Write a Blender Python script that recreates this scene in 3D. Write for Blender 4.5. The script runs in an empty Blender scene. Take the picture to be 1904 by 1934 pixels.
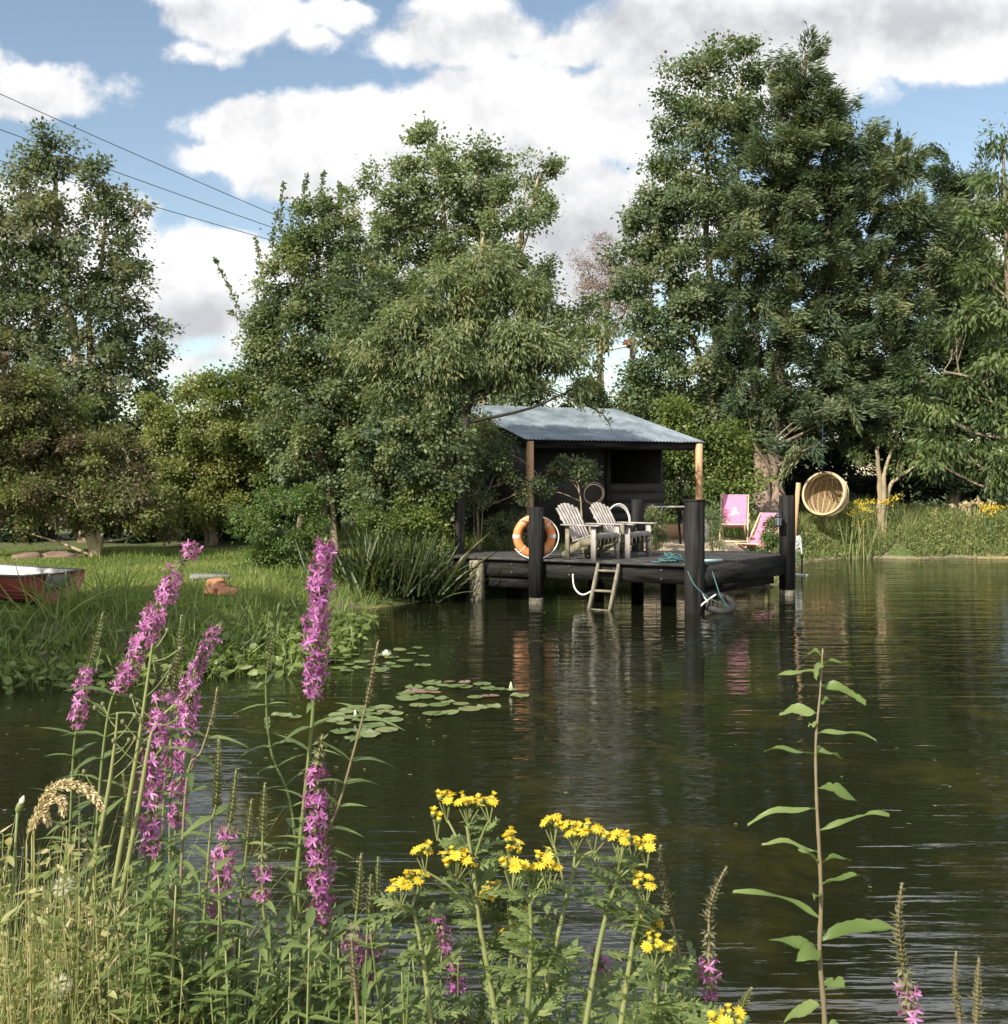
import bpy, math, random
import numpy as np
from mathutils import Vector

# ------------------------------------------------------------------ camera, sky, sun, exposure
C = bpy.context.scene
COL = C.collection
F, CX, HY, CAMZ = 2050.0, 952.0, 910.0, 1.93     # focal length, centre column and horizon row of the photo's 1904 px wide view
cam = bpy.data.objects.new("camera", bpy.data.cameras.new("camera"))
COL.objects.link(cam); C.camera = cam
cam.location = (0, 0, CAMZ); cam.rotation_euler = (math.radians(90), 0, 0)
cam.data.sensor_fit = 'HORIZONTAL'; cam.data.sensor_width = 36; cam.data.lens = 36 * F / 1904
cam.data.shift_y = -(967 - HY) / 1904
cam.data.clip_start = 0.05; cam.data.clip_end = 3000

SUN_EL, SUN_AZ = math.radians(37), math.radians(180 + 38)     # azimuth clockwise from +Y
sun_dir = Vector((math.sin(SUN_AZ) * math.cos(SUN_EL), math.cos(SUN_AZ) * math.cos(SUN_EL), math.sin(SUN_EL)))
sl = bpy.data.lights.new("sun", 'SUN'); sl.energy = 5.0; sl.angle = math.radians(0.53); sl.color = (1, .93, .8)
sun = bpy.data.objects.new("sun", sl); COL.objects.link(sun)
sun.rotation_euler = (-sun_dir).to_track_quat('-Z', 'Y').to_euler()
C.view_settings.view_transform = 'Standard'; C.view_settings.look = 'None'
C.view_settings.exposure = 0.78; C.view_settings.gamma = 1
C.cycles.max_bounces = 8; C.cycles.diffuse_bounces = 3; C.cycles.glossy_bounces = 3; C.cycles.transparent_max_bounces = 8
C.cycles.transmission_bounces = 4; C.cycles.caustics_reflective = False; C.cycles.caustics_refractive = False
C.cycles.use_denoising = True
C.cycles.sample_clamp_indirect = 6


class N:
    """small wrapper round a node tree"""
    def __init__(s, tree): s.t = tree; s.nodes = tree.nodes; s.links = tree.links
    def new(s, kind, **kw):
        n = s.nodes.new(kind)
        for k, v in kw.items(): setattr(n, k, v)
        return n
    def put(s, sock, v):
        if hasattr(v, 'is_output'): s.links.new(v, sock)
        else: sock.default_value = v
    def m(s, op, a, b=0.0, c=None, clamp=False):
        n = s.new('ShaderNodeMath', operation=op, use_clamp=clamp); s.put(n.inputs[0], a); s.put(n.inputs[1], b)
        if c is not None: s.put(n.inputs[2], c)
        return n.outputs[0]
    def v(s, op, a, b=(0, 0, 0)):
        n = s.new('ShaderNodeVectorMath', operation=op); s.put(n.inputs[0], a)
        if op != 'LENGTH': s.put(n.inputs[1], b)
        return n.outputs['Value'] if op in ('LENGTH', 'DOT_PRODUCT') else n.outputs['Vector']
    def mix(s, f, a, b):
        n = s.new('ShaderNodeMix', data_type='RGBA'); s.put(n.inputs[0], f); s.put(n.inputs[6], a); s.put(n.inputs[7], b)
        return n.outputs[2]
    def step(s, x, a, b):
        n = s.new('ShaderNodeMapRange', interpolation_type='SMOOTHSTEP'); s.put(n.inputs[0], x)
        n.inputs[1].default_value = a; n.inputs[2].default_value = b
        return n.outputs[0]
    def noise(s, vec, scale, detail=4, rough=.55, dist=0.0):
        n = s.new('ShaderNodeTexNoise'); s.put(n.inputs['Vector'], vec); n.inputs['Scale'].default_value = scale
        n.inputs['Detail'].default_value = detail; n.inputs['Roughness'].default_value = rough; n.inputs['Distortion'].default_value = dist
        return n.outputs['Fac']


def rgb(c): return (c[0], c[1], c[2], 1.0)


def make_sky():
    w = bpy.data.worlds.new("World"); C.world = w; w.use_nodes = True
    t = N(w.node_tree); t.nodes.clear()
    sky = t.new('ShaderNodeTexSky', sky_type='NISHITA'); sky.sun_disc = False
    sky.sun_elevation = SUN_EL; sky.sun_rotation = SUN_AZ; sky.air_density = 1.0; sky.dust_density = .6; sky.ozone_density = 1.6
    d = t.new('ShaderNodeTexCoord').outputs['Generated']
    sp = t.new('ShaderNodeSeparateXYZ'); t.put(sp.inputs[0], d); x, y, z = sp.outputs
    yy = t.m('MAXIMUM', y, .12)
    u = t.m('DIVIDE', x, yy); v = t.m('DIVIDE', z, yy)
    cb = t.new('ShaderNodeCombineXYZ'); t.put(cb.inputs[0], u); t.put(cb.inputs[1], v); p = cb.outputs[0]
    wn = t.new('ShaderNodeTexNoise'); wn.inputs['Scale'].default_value = 11; wn.inputs['Detail'].default_value = 5; t.put(wn.inputs['Vector'], p)
    pw = t.v('ADD', p, t.v('MULTIPLY', t.v('SUBTRACT', wn.outputs['Color'], (.5, .5, .5)), (.085, .055, 0)))
    n1 = t.noise(p, 8.5, 11, .62)
    n2 = t.noise(t.v('ADD', p, (.018, .030, 0)), 8.5, 11, .62)
    n3 = t.noise(p, 3.0, 4, .55)
    def union(blobs):
        r = None
        for (px, py, rx, ry) in blobs:
            q = t.v('MULTIPLY', t.v('SUBTRACT', pw, ((px - CX) / F, (HY - py) / F, 0)), (F / rx, F / ry, 0))
            k = t.m('MULTIPLY', t.m('SUBTRACT', 1.0, t.v('LENGTH', q)), min(1.0, ry / 110))
            r = k if r is None else t.m('SMOOTH_MAX', r, k, .15)
        return r
    clouds = [(60, 165, 190, 62), (-120, 150, 160, 80), (420, 20, 150, 80), (360, 95, 90, 30), (590, 75, 50, 28), (640, 20, 70, 40),
              (500, 245, 190, 75), (430, 310, 140, 50), (720, 240, 220, 100), (950, 230, 300, 130), (1170, 210, 150, 110), (900, 360, 420, 110),
              (560, 320, 180, 70), (1080, 480, 230, 170), (860, 70, 200, 80), (1090, 90, 150, 55), (1350, 50, 330, 110), (1720, 40, 420, 125),
              (1950, 60, 260, 110), (1500, 150, 220, 90), (90, 440, 210, 140), (-80, 500, 250, 200), (410, 530, 230, 115), (400, 600, 220, 60), (360, 672, 150, 40),
              (1250, 420, 130, 130), (1880, 480, 160, 120), (700, 480, 200, 90),
              (1200, -260, 900, 190), (250, -420, 500, 200), (2300, -100, 500, 220), (900, -700, 1500, 300), (-900, 200, 500, 260), (2900, 350, 700, 260)]
    U = union(clouds)
    dens = t.m('ADD', t.m('MULTIPLY', U, 1.5), t.m('MULTIPLY', t.m('SUBTRACT', n1, .5), 1.7))
    alpha = t.step(dens, .0, .34)
    grey = union([(1090, 470, 240, 180), (410, 605, 280, 55), (1350, 40, 420, 130), (1750, 30, 430, 110), (900, 60, 200, 60), (850, 330, 330, 70),
                  (360, 680, 170, 30), (300, 20, 260, 70), (60, 190, 200, 40), (1100, -350, 1000, 230), (900, -700, 1500, 300)])
    g = t.step(t.m('ADD', grey, t.m('MULTIPLY', t.m('SUBTRACT', n3, .5), .8)), -.15, .75)
    relief = t.m('MULTIPLY', t.m('SUBTRACT', n1, n2), 2.6)
    lit = t.m('ADD', t.m('SUBTRACT', .84, t.m('MULTIPLY', g, .62)), relief, clamp=True)
    ccol = t.mix(lit, rgb((.365, .373, .395)), rgb((.665, .66, .655)))
    ccol = t.v('MULTIPLY', ccol, t.mix(t.step(v, .42, .53), rgb((1, 1, 1)), rgb((2.5, 2.5, 2.5))))
    skyc = t.v('MULTIPLY', sky.outputs[0], (.124, .112, .097))
    gen = t.mix(.62, skyc, rgb((1.05, 1.06, 1.08)))          # the half of the sky behind the camera: broken cloud
    front = t.mix(alpha, skyc, ccol)
    col = t.mix(t.step(y, .02, .22), gen, front)
    bg = t.new('ShaderNodeBackground'); t.put(bg.inputs[0], col); bg.inputs[1].default_value = 1.0
    out = t.new('ShaderNodeOutputWorld'); t.links.new(bg.outputs[0], out.inputs[0])


make_sky()

# ------------------------------------------------------------------ helpers
def P(px, py, Y):
    """point at distance Y seen at (px, py) of the photo's 1904 px wide view"""
    return np.array(((px - CX) / F * Y, Y, CAMZ - (py - HY) / F * Y))


def norm(a): return a / np.maximum(np.linalg.norm(a, axis=-1, keepdims=True), 1e-9)


class MB:
    """collects geometry and links it as one mesh object"""
    def __init__(s): s.V = []; s.Q = []; s.T = []; s.n = 0; s.tv = []
    def add(s, V, quads=None, tris=None, tint=.5):
        V = np.asarray(V, float).reshape(-1, 3)
        if quads is not None and len(quads): s.Q.append(np.asarray(quads, int).reshape(-1, 4) + s.n)
        if tris is not None and len(tris): s.T.append(np.asarray(tris, int).reshape(-1, 3) + s.n)
        s.V.append(V); s.tv.append(np.broadcast_to(np.asarray(tint, float), (len(V),))); s.n += len(V); return s
    def box(s, c, size, ax=None, tint=.5):
        h = np.array(size) / 2.; A = np.eye(3) if ax is None else np.array(ax)
        sg = np.array([(-1, -1, -1), (1, -1, -1), (1, 1, -1), (-1, 1, -1), (-1, -1, 1), (1, -1, 1), (1, 1, 1), (-1, 1, 1)])
        V = np.array(c) + (sg * h) @ A
        return s.add(V, [(0, 3, 2, 1), (4, 5, 6, 7), (0, 1, 5, 4), (1, 2, 6, 5), (2, 3, 7, 6), (3, 0, 4, 7)], tint=tint)
    def board(s, p0, p1, w, th, up=(0, 0, 1), tint=.5):
        """a plank from p0 to p1, width w measured along up made square to it, thickness th"""
        p0 = np.array(p0, float); p1 = np.array(p1, float); L = np.linalg.norm(p1 - p0); a = (p1 - p0) / L
        u = np.array(up, float); u = norm(u - a * (u @ a)); b = np.cross(u, a)
        return s.box((p0 + p1) / 2, (L, th, w), (a, b, u), tint)
    def tube(s, pts, r, k=6, tint=.5, cap=True):
        pts = np.asarray(pts, float); m = len(pts); r = np.broadcast_to(np.asarray(r, float), (m,))
        tan = norm(np.gradient(pts, axis=0)); ref = np.array((.31, .17, .93)) if abs(tan[0] @ np.array((.31, .17, .93))) < .9 else np.array((1., .1, 0))
        a = norm(np.cross(tan, ref)); b = np.cross(tan, a); th = np.arange(k) * 2 * math.pi / k
        V = pts[:, None] + r[:, None, None] * (np.cos(th)[None, :, None] * a[:, None] + np.sin(th)[None, :, None] * b[:, None])
        i = np.arange(m - 1)[:, None] * k; j = np.arange(k)[None]; jn = (j + 1) % k
        Q = np.stack((i + j, i + jn, i + k + jn, i + k + j), -1).reshape(-1, 4)
        V = V.reshape(-1, 3); T = None
        if cap:
            V = np.vstack((V, pts[:1], pts[-1:])); z = m * k
            T = [(z, (q + 1) % k, q) for q in range(k)] + [(z + 1, (m - 1) * k + q, (m - 1) * k + (q + 1) % k) for q in range(k)]
        return s.add(V, Q, T, tint)
    def sticks(s, p0, p1, r0, r1, k=4, tint=.5):
        p0 = np.asarray(p0, float); p1 = np.asarray(p1, float); n = len(p0)
        if not n: return s
        t = norm(p1 - p0); a = norm(np.cross(t, np.array((.3, .2, .93)))); b = np.cross(t, a); th = np.arange(k) * 2 * math.pi / k
        ring = np.cos(th)[None, :, None] * a[:, None] + np.sin(th)[None, :, None] * b[:, None]
        r0 = np.broadcast_to(r0, (n,)); r1 = np.broadcast_to(r1, (n,))
        V = np.concatenate((p0[:, None] + ring * r0[:, None, None], p1[:, None] + ring * r1[:, None, None]), 1)
        j = np.arange(k); Q = np.stack((j, (j + 1) % k, (j + 1) % k + k, j + k), -1)
        Q = (Q[None] + (np.arange(n) * 2 * k)[:, None, None]).reshape(-1, 4)
        return s.add(V, Q, tint=tint)
    def lathe(s, prof, c=(0, 0, 0), ax=None, k=24, tint=.5):
        prof = np.asarray(prof, float); A = np.eye(3) if ax is None else np.array(ax); th = np.arange(k) * 2 * math.pi / k; m = len(prof)
        L = np.stack((prof[:, :1] * np.cos(th), prof[:, :1] * np.sin(th), np.repeat(prof[:, 1:], k, 1)), -1).reshape(-1, 3)
        i = np.arange(m - 1)[:, None] * k; j = np.arange(k)[None]; jn = (j + 1) % k
        return s.add(np.array(c) + L @ A, np.stack((i + j, i + jn, i + k + jn, i + k + j), -1).reshape(-1, 4), tint=tint)
    def torus(s, c, R, r, ax=None, k=40, q=10, arc=(0, 2 * math.pi), tint=.5):
        A = np.eye(3) if ax is None else np.array(ax); full = abs(arc[1] - arc[0] - 2 * math.pi) < 1e-6
        th = np.linspace(arc[0], arc[1], k + 1); pts = np.stack((np.cos(th) * R, np.sin(th) * R, 0 * th), -1) @ A + np.array(c)
        return s.tube(pts, r, q, tint, cap=not full)
    def prism(s, poly, z0, z1, tint=.5):
        poly = np.asarray(poly, float); n = len(poly)
        V = np.vstack((np.c_[poly, np.full(n, z0)], np.c_[poly, np.full(n, z1)]))
        return s.add(V, [(i, (i + 1) % n, n + (i + 1) % n, n + i) for i in range(n)],
                     [(n, n + i, n + i + 1) for i in range(1, n - 1)] + [(0, i + 1, i) for i in range(1, n - 1)], tint)
    def leaves(s, p, d, nrm, L, W, fold=.12, tint=.5):
        """one folded four-cornered leaf each"""
        n = len(p); d = norm(d); nrm = norm(nrm - d * np.sum(nrm * d, -1, keepdims=True)); sd = np.cross(d, nrm)
        L = np.broadcast_to(L, (n,))[:, None]; W = np.broadcast_to(W, (n,))[:, None]
        m = p + d * L * .42
        V = np.stack((p, m + sd * W / 2 + nrm * W * fold, p + d * L, m - sd * W / 2 + nrm * W * fold), 1)
        tint = np.repeat(np.broadcast_to(tint, (n,)), 4)
        return s.add(V, np.arange(4 * n).reshape(n, 4), tint=tint)
    def blades(s, p, d, nrm, L, W, curl=.3, prof=None, fold=.1, tint=.5):
        """bent leaves of several stations, each with a midrib; curl bends the tip away from nrm"""
        prof = np.array(prof if prof is not None else (.35, .9, 1, .75, .02)); k = len(prof); n = len(p)
        d = norm(d); nrm = norm(nrm - d * np.sum(nrm * d, -1, keepdims=True)); sd = np.cross(d, nrm)
        t = np.linspace(0, 1, k); L = np.broadcast_to(L, (n,)); W = np.broadcast_to(W, (n,)); cu = np.broadcast_to(curl, (n,))
        ce = p[:, None] + (d[:, None] * t[None, :, None] - nrm[:, None] * (cu[:, None] * t[None] ** 2)[..., None]) * L[:, None, None]
        half = (W[:, None] * prof[None] / 2)[..., None]; up = nrm[:, None] * half * 2 * fold
        V = np.stack((ce - sd[:, None] * half + up, ce, ce + sd[:, None] * half + up), 2)          # n, k, 3, 3
        i = np.arange(k - 1)[:, None] * 3; j = np.arange(2)[None]
        Q = np.stack((i + j, i + j + 1, i + j + 4, i + j + 3), -1).reshape(-1, 4)
        Q = (Q[None] + (np.arange(n) * 3 * k)[:, None, None]).reshape(-1, 4)
        return s.add(V, Q, tint=np.repeat(np.broadcast_to(tint, (n,)), 3 * k))
    def ball(s, c, r, k=8, m=6, tint=.5, scale=(1, 1, 1)):
        a = np.linspace(-math.pi / 2, math.pi / 2, m)
        pr = np.c_[np.cos(a) * r, np.sin(a) * r]; pr[0, 0] = pr[-1, 0] = r * .02
        return s.lathe(pr, c, np.diag(scale), k, tint)
    def build(s, name, mat, parent=None, smooth=False):
        me = bpy.data.meshes.new(name)
        V = np.vstack(s.V) if s.V else np.zeros((0, 3)); Q = np.vstack(s.Q) if s.Q else np.zeros((0, 4), int); T = np.vstack(s.T) if s.T else np.zeros((0, 3), int)
        o = bpy.data.objects.new(name, me); COL.objects.link(o)
        if parent is not None:
            o.parent = parent; loc = parent
            while loc is not None: V = V - np.array(loc.location); loc = loc.parent
        me.vertices.add(len(V)); me.vertices.foreach_set('co', V.astype(np.float32).ravel())
        me.loops.add(Q.size + T.size); me.loops.foreach_set('vertex_index', np.concatenate((Q.ravel(), T.ravel())).astype(np.int32))
        nf = len(Q) + len(T); me.polygons.add(nf)
        tot = np.concatenate((np.full(len(Q), 4), np.full(len(T), 3))).astype(np.int32)
        me.polygons.foreach_set('loop_start', (np.cumsum(tot) - tot).astype(np.int32)); me.polygons.foreach_set('loop_total', tot)
        if smooth: me.polygons.foreach_set('use_smooth', np.ones(nf, bool))
        me.update(calc_edges=True)
        at = me.attributes.new('tint', 'FLOAT', 'POINT'); at.data.foreach_set('value', (np.concatenate(s.tv) if s.tv else np.zeros(0)).astype(np.float32))
        me.materials.append(mat); return o


def tag(o, label=None, cat=None, group=None, kind=None):
    for k, v in (('label', label), ('category', cat), ('group', group), ('kind', kind)):
        if v: o[k] = v
    return o


def thing(name, label, cat, loc=(0, 0, 0), group=None):
    o = bpy.data.objects.new(name, None); COL.objects.link(o); o.location = [float(q) for q in loc]; o.empty_display_size = .1
    return tag(o, label, cat, group)


def centred(o):
    """move a one-mesh thing's origin to the base of its shape"""
    me = o.data; n = len(me.vertices); a = np.zeros(n * 3, np.float32); me.vertices.foreach_get('co', a); a = a.reshape(-1, 3)
    c = np.array(((a[:, 0].min() + a[:, 0].max()) / 2, (a[:, 1].min() + a[:, 1].max()) / 2, a[:, 2].min()))
    me.vertices.foreach_set('co', (a - c).astype(np.float32).ravel()); o.location = [float(q) for q in c]; me.update(); return o


def spline(pts, n):
    """smooth curve through points"""
    pts = np.asarray(pts, float); m = len(pts)
    if m == 2: return pts[0] + (pts[1] - pts[0]) * np.linspace(0, 1, n)[:, None]
    t = np.linspace(0, m - 1 - 1e-6, n); i = t.astype(int); f = (t - i)[:, None]
    g = lambda k: pts[np.clip(k, 0, m - 1)]
    p0, p1, p2, p3 = g(i - 1), g(i), g(i + 1), g(i + 2)
    return .5 * (2 * p1 + (p2 - p0) * f + (2 * p0 - 5 * p1 + 4 * p2 - p3) * f ** 2 + (3 * p1 - p0 - 3 * p2 + p3) * f ** 3)


# ------------------------------------------------------------------ materials
def material(name):
    m = bpy.data.materials.new(name); m.use_nodes = True; t = N(m.node_tree); t.nodes.clear()
    return m, t, t.new('ShaderNodeOutputMaterial')


def plain(name, c0, c1=None, rough=.6, scale=6., metal=0., bump=0., stretch=(1, 1, 1), spec=.4, detail=5):
    """two-colour mottled surface"""
    m, t, out = material(name); b = t.new('ShaderNodeBsdfPrincipled'); co = t.new('ShaderNodeTexCoord').outputs['Object']
    n = t.noise(t.v('MULTIPLY', co, stretch), scale, detail, .6)
    t.put(b.inputs['Base Color'], t.mix(t.step(n, .3, .7), rgb(c0), rgb(c1 or c0))); b.inputs['Roughness'].default_value = rough
    b.inputs['Metallic'].default_value = metal; b.inputs['Specular IOR Level'].default_value = spec
    if bump:
        q = t.new('ShaderNodeBump'); q.inputs['Strength'].default_value = bump; q.inputs['Distance'].default_value = .01
        t.put(q.inputs['Height'], n); t.links.new(q.outputs[0], b.inputs['Normal'])
    t.links.new(b.outputs[0], out.inputs[0]); return m


def leafmat(name, cols, trans=.40, rough=.5, spec=.35):
    """leaves: colour picked leaf by leaf from a ramp, some light coming through"""
    m, t, out = material(name)
    r = t.new('ShaderNodeValToRGB'); at = t.new('ShaderNodeAttribute'); at.attribute_name = 'tint'; t.links.new(at.outputs['Fac'], r.inputs[0])
    e = r.color_ramp.elements
    e[0].position = 0; e[0].color = rgb(cols[0]); e[1].position = 1; e[1].color = rgb(cols[-1])
    for i, c in enumerate(cols[1:-1]): e.new((i + 1) / (len(cols) - 1)).color = rgb(c)
    b = t.new('ShaderNodeBsdfPrincipled'); t.links.new(r.outputs[0], b.inputs['Base Color']); b.inputs['Roughness'].default_value = rough
    b.inputs['Specular IOR Level'].default_value = spec
    tr = t.new('ShaderNodeBsdfTranslucent'); t.put(tr.inputs[0], t.v('MULTIPLY', r.outputs[0], (1.25, 1.3, .7)))
    mx = t.new('ShaderNodeMixShader'); mx.inputs[0].default_value = trans; t.links.new(b.outputs[0], mx.inputs[1]); t.links.new(tr.outputs[0], mx.inputs[2])
    t.links.new(mx.outputs[0], out.inputs[0]); return m


M = {}
M['bark'] = plain('bark', (.11, .085, .06), (.24, .19, .13), .9, 9, bump=.8, stretch=(1, 1, .25))
M['bark_dark'] = plain('bark_dark', (.013, .011, .009), (.028, .024, .018), .9, 9, bump=.8, stretch=(1, 1, .25))
M['bark_pale'] = plain('bark_pale', (.22, .17, .10), (.36, .30, .19), .9, 7, bump=.6, stretch=(1, 1, .3))
M['bark_red'] = plain('bark_conifer', (.120, .083, .060), (.255, .195, .150), .95, 8, bump=1., stretch=(1, 1, .25))
M['maple'] = leafmat('maple_leaf', [(.074, .103, .059), (.110, .143, .075), (.147, .166, .086), (.209, .199, .114)])
M['hawthorn'] = leafmat('hawthorn_leaf', [(.095, .125, .037), (.146, .182, .052), (.197, .224, .064), (.273, .265, .095)])
M['plum'] = leafmat('plum_leaf', [(.104, .083, .049), (.148, .124, .069), (.104, .132, .043), (.148, .174, .053), (.178, .197, .065)])
M['elm'] = leafmat('elm_leaf', [(.068, .101, .060), (.108, .153, .075), (.146, .182, .082), (.218, .231, .097)])
M['poplar'] = leafmat('poplar_leaf', [(.099, .142, .068), (.141, .182, .085), (.181, .220, .101), (.280, .315, .204)], rough=.4)
M['willow'] = leafmat('willow_leaf', [(.096, .136, .062), (.140, .179, .077), (.192, .220, .100), (.244, .255, .119)])
M['rust'] = leafmat('rust_leaf', [(.165, .104, .098), (.231, .156, .130), (.286, .221, .195)])
M['sycamore'] = leafmat('sycamore_leaf', [(.066, .103, .054), (.097, .141, .069), (.139, .181, .085), (.213, .220, .125)])
M['cypress'] = leafmat('cypress_frond', [(.052, .081, .046), (.078, .116, .059), (.118, .149, .071), (.183, .201, .092)], trans=.25, rough=.6)
M['cherry'] = leafmat('cherry_leaf', [(.051, .082, .030), (.077, .114, .038), (.112, .155, .050), (.163, .207, .069)])
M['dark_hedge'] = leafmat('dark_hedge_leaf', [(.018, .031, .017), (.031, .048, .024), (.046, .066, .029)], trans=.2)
M['fresh'] = leafmat('fresh_leaf', [(.071, .120, .033), (.107, .167, .047), (.142, .203, .055)])
M['lime'] = leafmat('lime_leaf', [(.072, .117, .032), (.129, .171, .043), (.200, .232, .064)])
M['iris'] = leafmat('iris_leaf', [(.031, .052, .019), (.051, .075, .028), (.082, .103, .037), (.163, .131, .056)], rough=.4)
M['marsh'] = leafmat('marsh_leaf', [(.104, .144, .038), (.161, .212, .060), (.226, .280, .085)], rough=.42)
M['grass'] = leafmat('grass_blade', [(.098, .147, .034), (.151, .205, .046), (.211, .254, .068), (.387, .311, .137)])
M['longgrass'] = leafmat('long_grass_blade', [(.12, .16, .045), (.20, .23, .075), (.34, .32, .14), (.50, .43, .25)])
M['weed'] = leafmat('weed_leaf', [(.109, .161, .049), (.182, .220, .078), (.255, .280, .105), (.473, .389, .211)])
M['loosestrife_leaf'] = leafmat('loosestrife_leaf', [(.097, .144, .049), (.145, .202, .066), (.212, .261, .091)], rough=.45)
M['petal'] = leafmat('magenta_petal', [(.299, .077, .258), (.458, .168, .404), (.581, .280, .533)], trans=.4)
M['bud'] = leafmat('bud_green', [(.11, .12, .055), (.17, .17, .085), (.25, .22, .12)], trans=.25)
M['stem_green'] = leafmat('stem_green', [(.10, .14, .04), (.17, .20, .07), (.24, .25, .10)], trans=.1)
M['stem_red'] = leafmat('stem_reddish', [(.16, .13, .075), (.22, .17, .10), (.28, .23, .14)], trans=.1)
M['ragleaf'] = leafmat('ragwort_leaf', [(.114, .162, .059), (.163, .214, .074), (.243, .279, .110)], rough=.5)
M['ragpetal'] = leafmat('yellow_ray', [(.497, .340, .017), (.580, .429, .028), (.629, .502, .066)], trans=.3)
M['ragdisc'] = leafmat('golden_disc', [(.50, .31, .012), (.58, .38, .015), (.62, .46, .03)], trans=.1)
M['black_timber'] = plain('black_timber', (.004, .004, .004), (.026, .025, .024), .85, 14, bump=.9, stretch=(1, 1, .08), spec=.1)
M['black_beam'] = plain('black_beam', (.005, .005, .005), (.034, .032, .029), .85, 13, bump=.8, stretch=(.12, .12, 1), spec=.1)
M['black_board'] = plain('black_weatherboard', (.016, .015, .014), (.035, .033, .030), .7, 5, bump=.4, stretch=(.3, .3, 1))
M['deck'] = plain('deck_board', (.020, .019, .018), (.065, .062, .058), .8, 4.5, bump=.4)
M['grey_wood'] = plain('weathered_wood', (.208, .189, .172), (.390, .358, .330), .8, 14, bump=.4, stretch=(1, 1, .3))
M['mossy_wood'] = plain('mossy_wood', (.12, .11, .075), (.24, .21, .15), .85, 12, bump=.4)
M['algae_wood'] = plain('algae_wood', (.04, .038, .03), (.15, .135, .10), .9, 12, bump=.4)
M['new_wood'] = plain('pale_wood', (.36, .20, .10), (.52, .33, .19), .75, 8, bump=.3, stretch=(1, 1, .15))
M['beech'] = plain('beech_frame', (.55, .42, .27), (.66, .53, .37), .6, 8)
M['roof'] = plain('galvanised_sheet', (.129, .164, .193), (.304, .355, .394), .45, 2.4, metal=.4, stretch=(1, .5, 1), detail=9)
M['orange'] = plain('orange_buoy', (.655, .215, .066), (.706, .267, .099), .5, 5)
M['white_tape'] = plain('white_tape', (.48, .47, .45), None, .6)
M['white_rope'] = plain('white_rope', (.66, .64, .58), (.78, .76, .70), .8, 60)
M['teal_rope'] = plain('teal_rope', (.030, .091, .098), (.072, .150, .150), .8, 60)
M['blue_rope'] = plain('blue_rope', (.012, .024, .080), None, .8)
M['pink'] = plain('pink_sling', (.492, .172, .284), (.541, .205, .318), .8, 20)
M['white_print'] = plain('white_print', (.82, .78, .76), None, .8)
M['wicker'] = plain('wicker', (.410, .276, .138), (.508, .377, .218), .6, 30)
M['wicker_pale'] = plain('wicker_rim', (.448, .332, .187), (.506, .395, .243), .5, 30)
M['rubber'] = plain('rubber', (.012, .012, .012), (.028, .027, .026), .7, 12, bump=.3)
M['lantern'] = plain('dark_lantern_metal', (.03, .032, .035), (.06, .065, .07), .4, 12, metal=.7)
M['boat_red'] = plain('red_hull', (.20, .045, .035), (.26, .07, .055), .5, 5)
M['boat_white'] = plain('white_boat_inside', (.327, .322, .298), (.372, .367, .347), .6, 6)
M['boat_trim'] = plain('dark_gunwale', (.05, .05, .05), (.08, .08, .08), .6)
M['boat_pad'] = plain('grey_motor_pad', (.075, .07, .065), (.12, .11, .10), .7, 18)
M['steel'] = plain('dull_steel', (.35, .35, .34), (.5, .5, .48), .4, 20, metal=.8)
M['stone'] = plain('sandstone', (.125, .078, .056), (.188, .130, .101), .9, 4, bump=.8)
M['brick'] = plain('red_stone', (.32, .13, .07), (.44, .22, .12), .9, 5, bump=.8)
M['slab'] = plain('grey_slab', (.132, .132, .114), (.198, .192, .168), .9, 6, bump=.4)
M['pad_green'] = leafmat('lily_pad', [(.085, .125, .04), (.125, .165, .06), (.16, .19, .08), (.19, .17, .07)], trans=.05, rough=.3, spec=.5)
M['pad_red'] = leafmat('lily_pad_reddish', [(.17, .11, .08), (.22, .15, .11)], trans=.05, rough=.3, spec=.5)
M['white_petal'] = leafmat('white_petal', [(.80, .80, .74), (.86, .86, .82)], trans=.3)
M['straw'] = leafmat('straw', [(.42, .32, .17), (.55, .44, .27), (.66, .55, .36)], trans=.25)
M['fluff'] = leafmat('seed_fluff', [(.62, .60, .52), (.74, .72, .66)], trans=.4)
M['insulator'] = plain('brown_insulator', (.12, .03, .02), (.17, .05, .035), .25, 5)
M['crossarm'] = plain('pale_crossarm', (.55, .54, .50), (.66, .65, .62), .7, 5)
M['wire'] = plain('dark_wire', (.03, .03, .035), None, .6)
M['cream_wall'] = plain('cream_wall', (.70, .69, .60), (.76, .75, .68), .8, 3)
M['terracotta'] = plain('tan_planter', (.28, .16, .09), (.36, .22, .13), .8, 5)
M['blue_thing'] = plain('blue_plastic', (.10, .15, .25), (.14, .20, .32), .5)
M['mat_pale'] = plain('pale_turquoise_foam', (.42, .58, .56), (.50, .64, .62), .6)

# ------------------------------------------------------------------ ground, pond bed and water
POND = np.array([(-9, 3.4), (-3.5, 3.3), (-2.0, 3.0), (-.9, 2.65), (.5, 2.45), (3, 2.4), (8, 2.6), (16, 4), (19, 12), (18, 26.6), (13.5, 27.3), (11.5, 27.5),
                 (10.0, 27.0), (8.8, 27.4), (7.6, 26.5), (6.4, 24.0), (5.75, 22.4), (5.45, 20.9), (4.9, 19.7), (3.6, 19.4), (1.5, 19.5), (-.6, 19.4), (-1.15, 18.4), (-1.15, 17.6),
                 (-1.8, 16.7), (-2.45, 16.3), (-2.35, 14.9), (-2.15, 13.8), (-2.2, 12.3), (-2.7, 11.2), (-3.7, 10.8), (-4.9, 10.45), (-7, 10.6), (-9.5, 9)])


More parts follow.
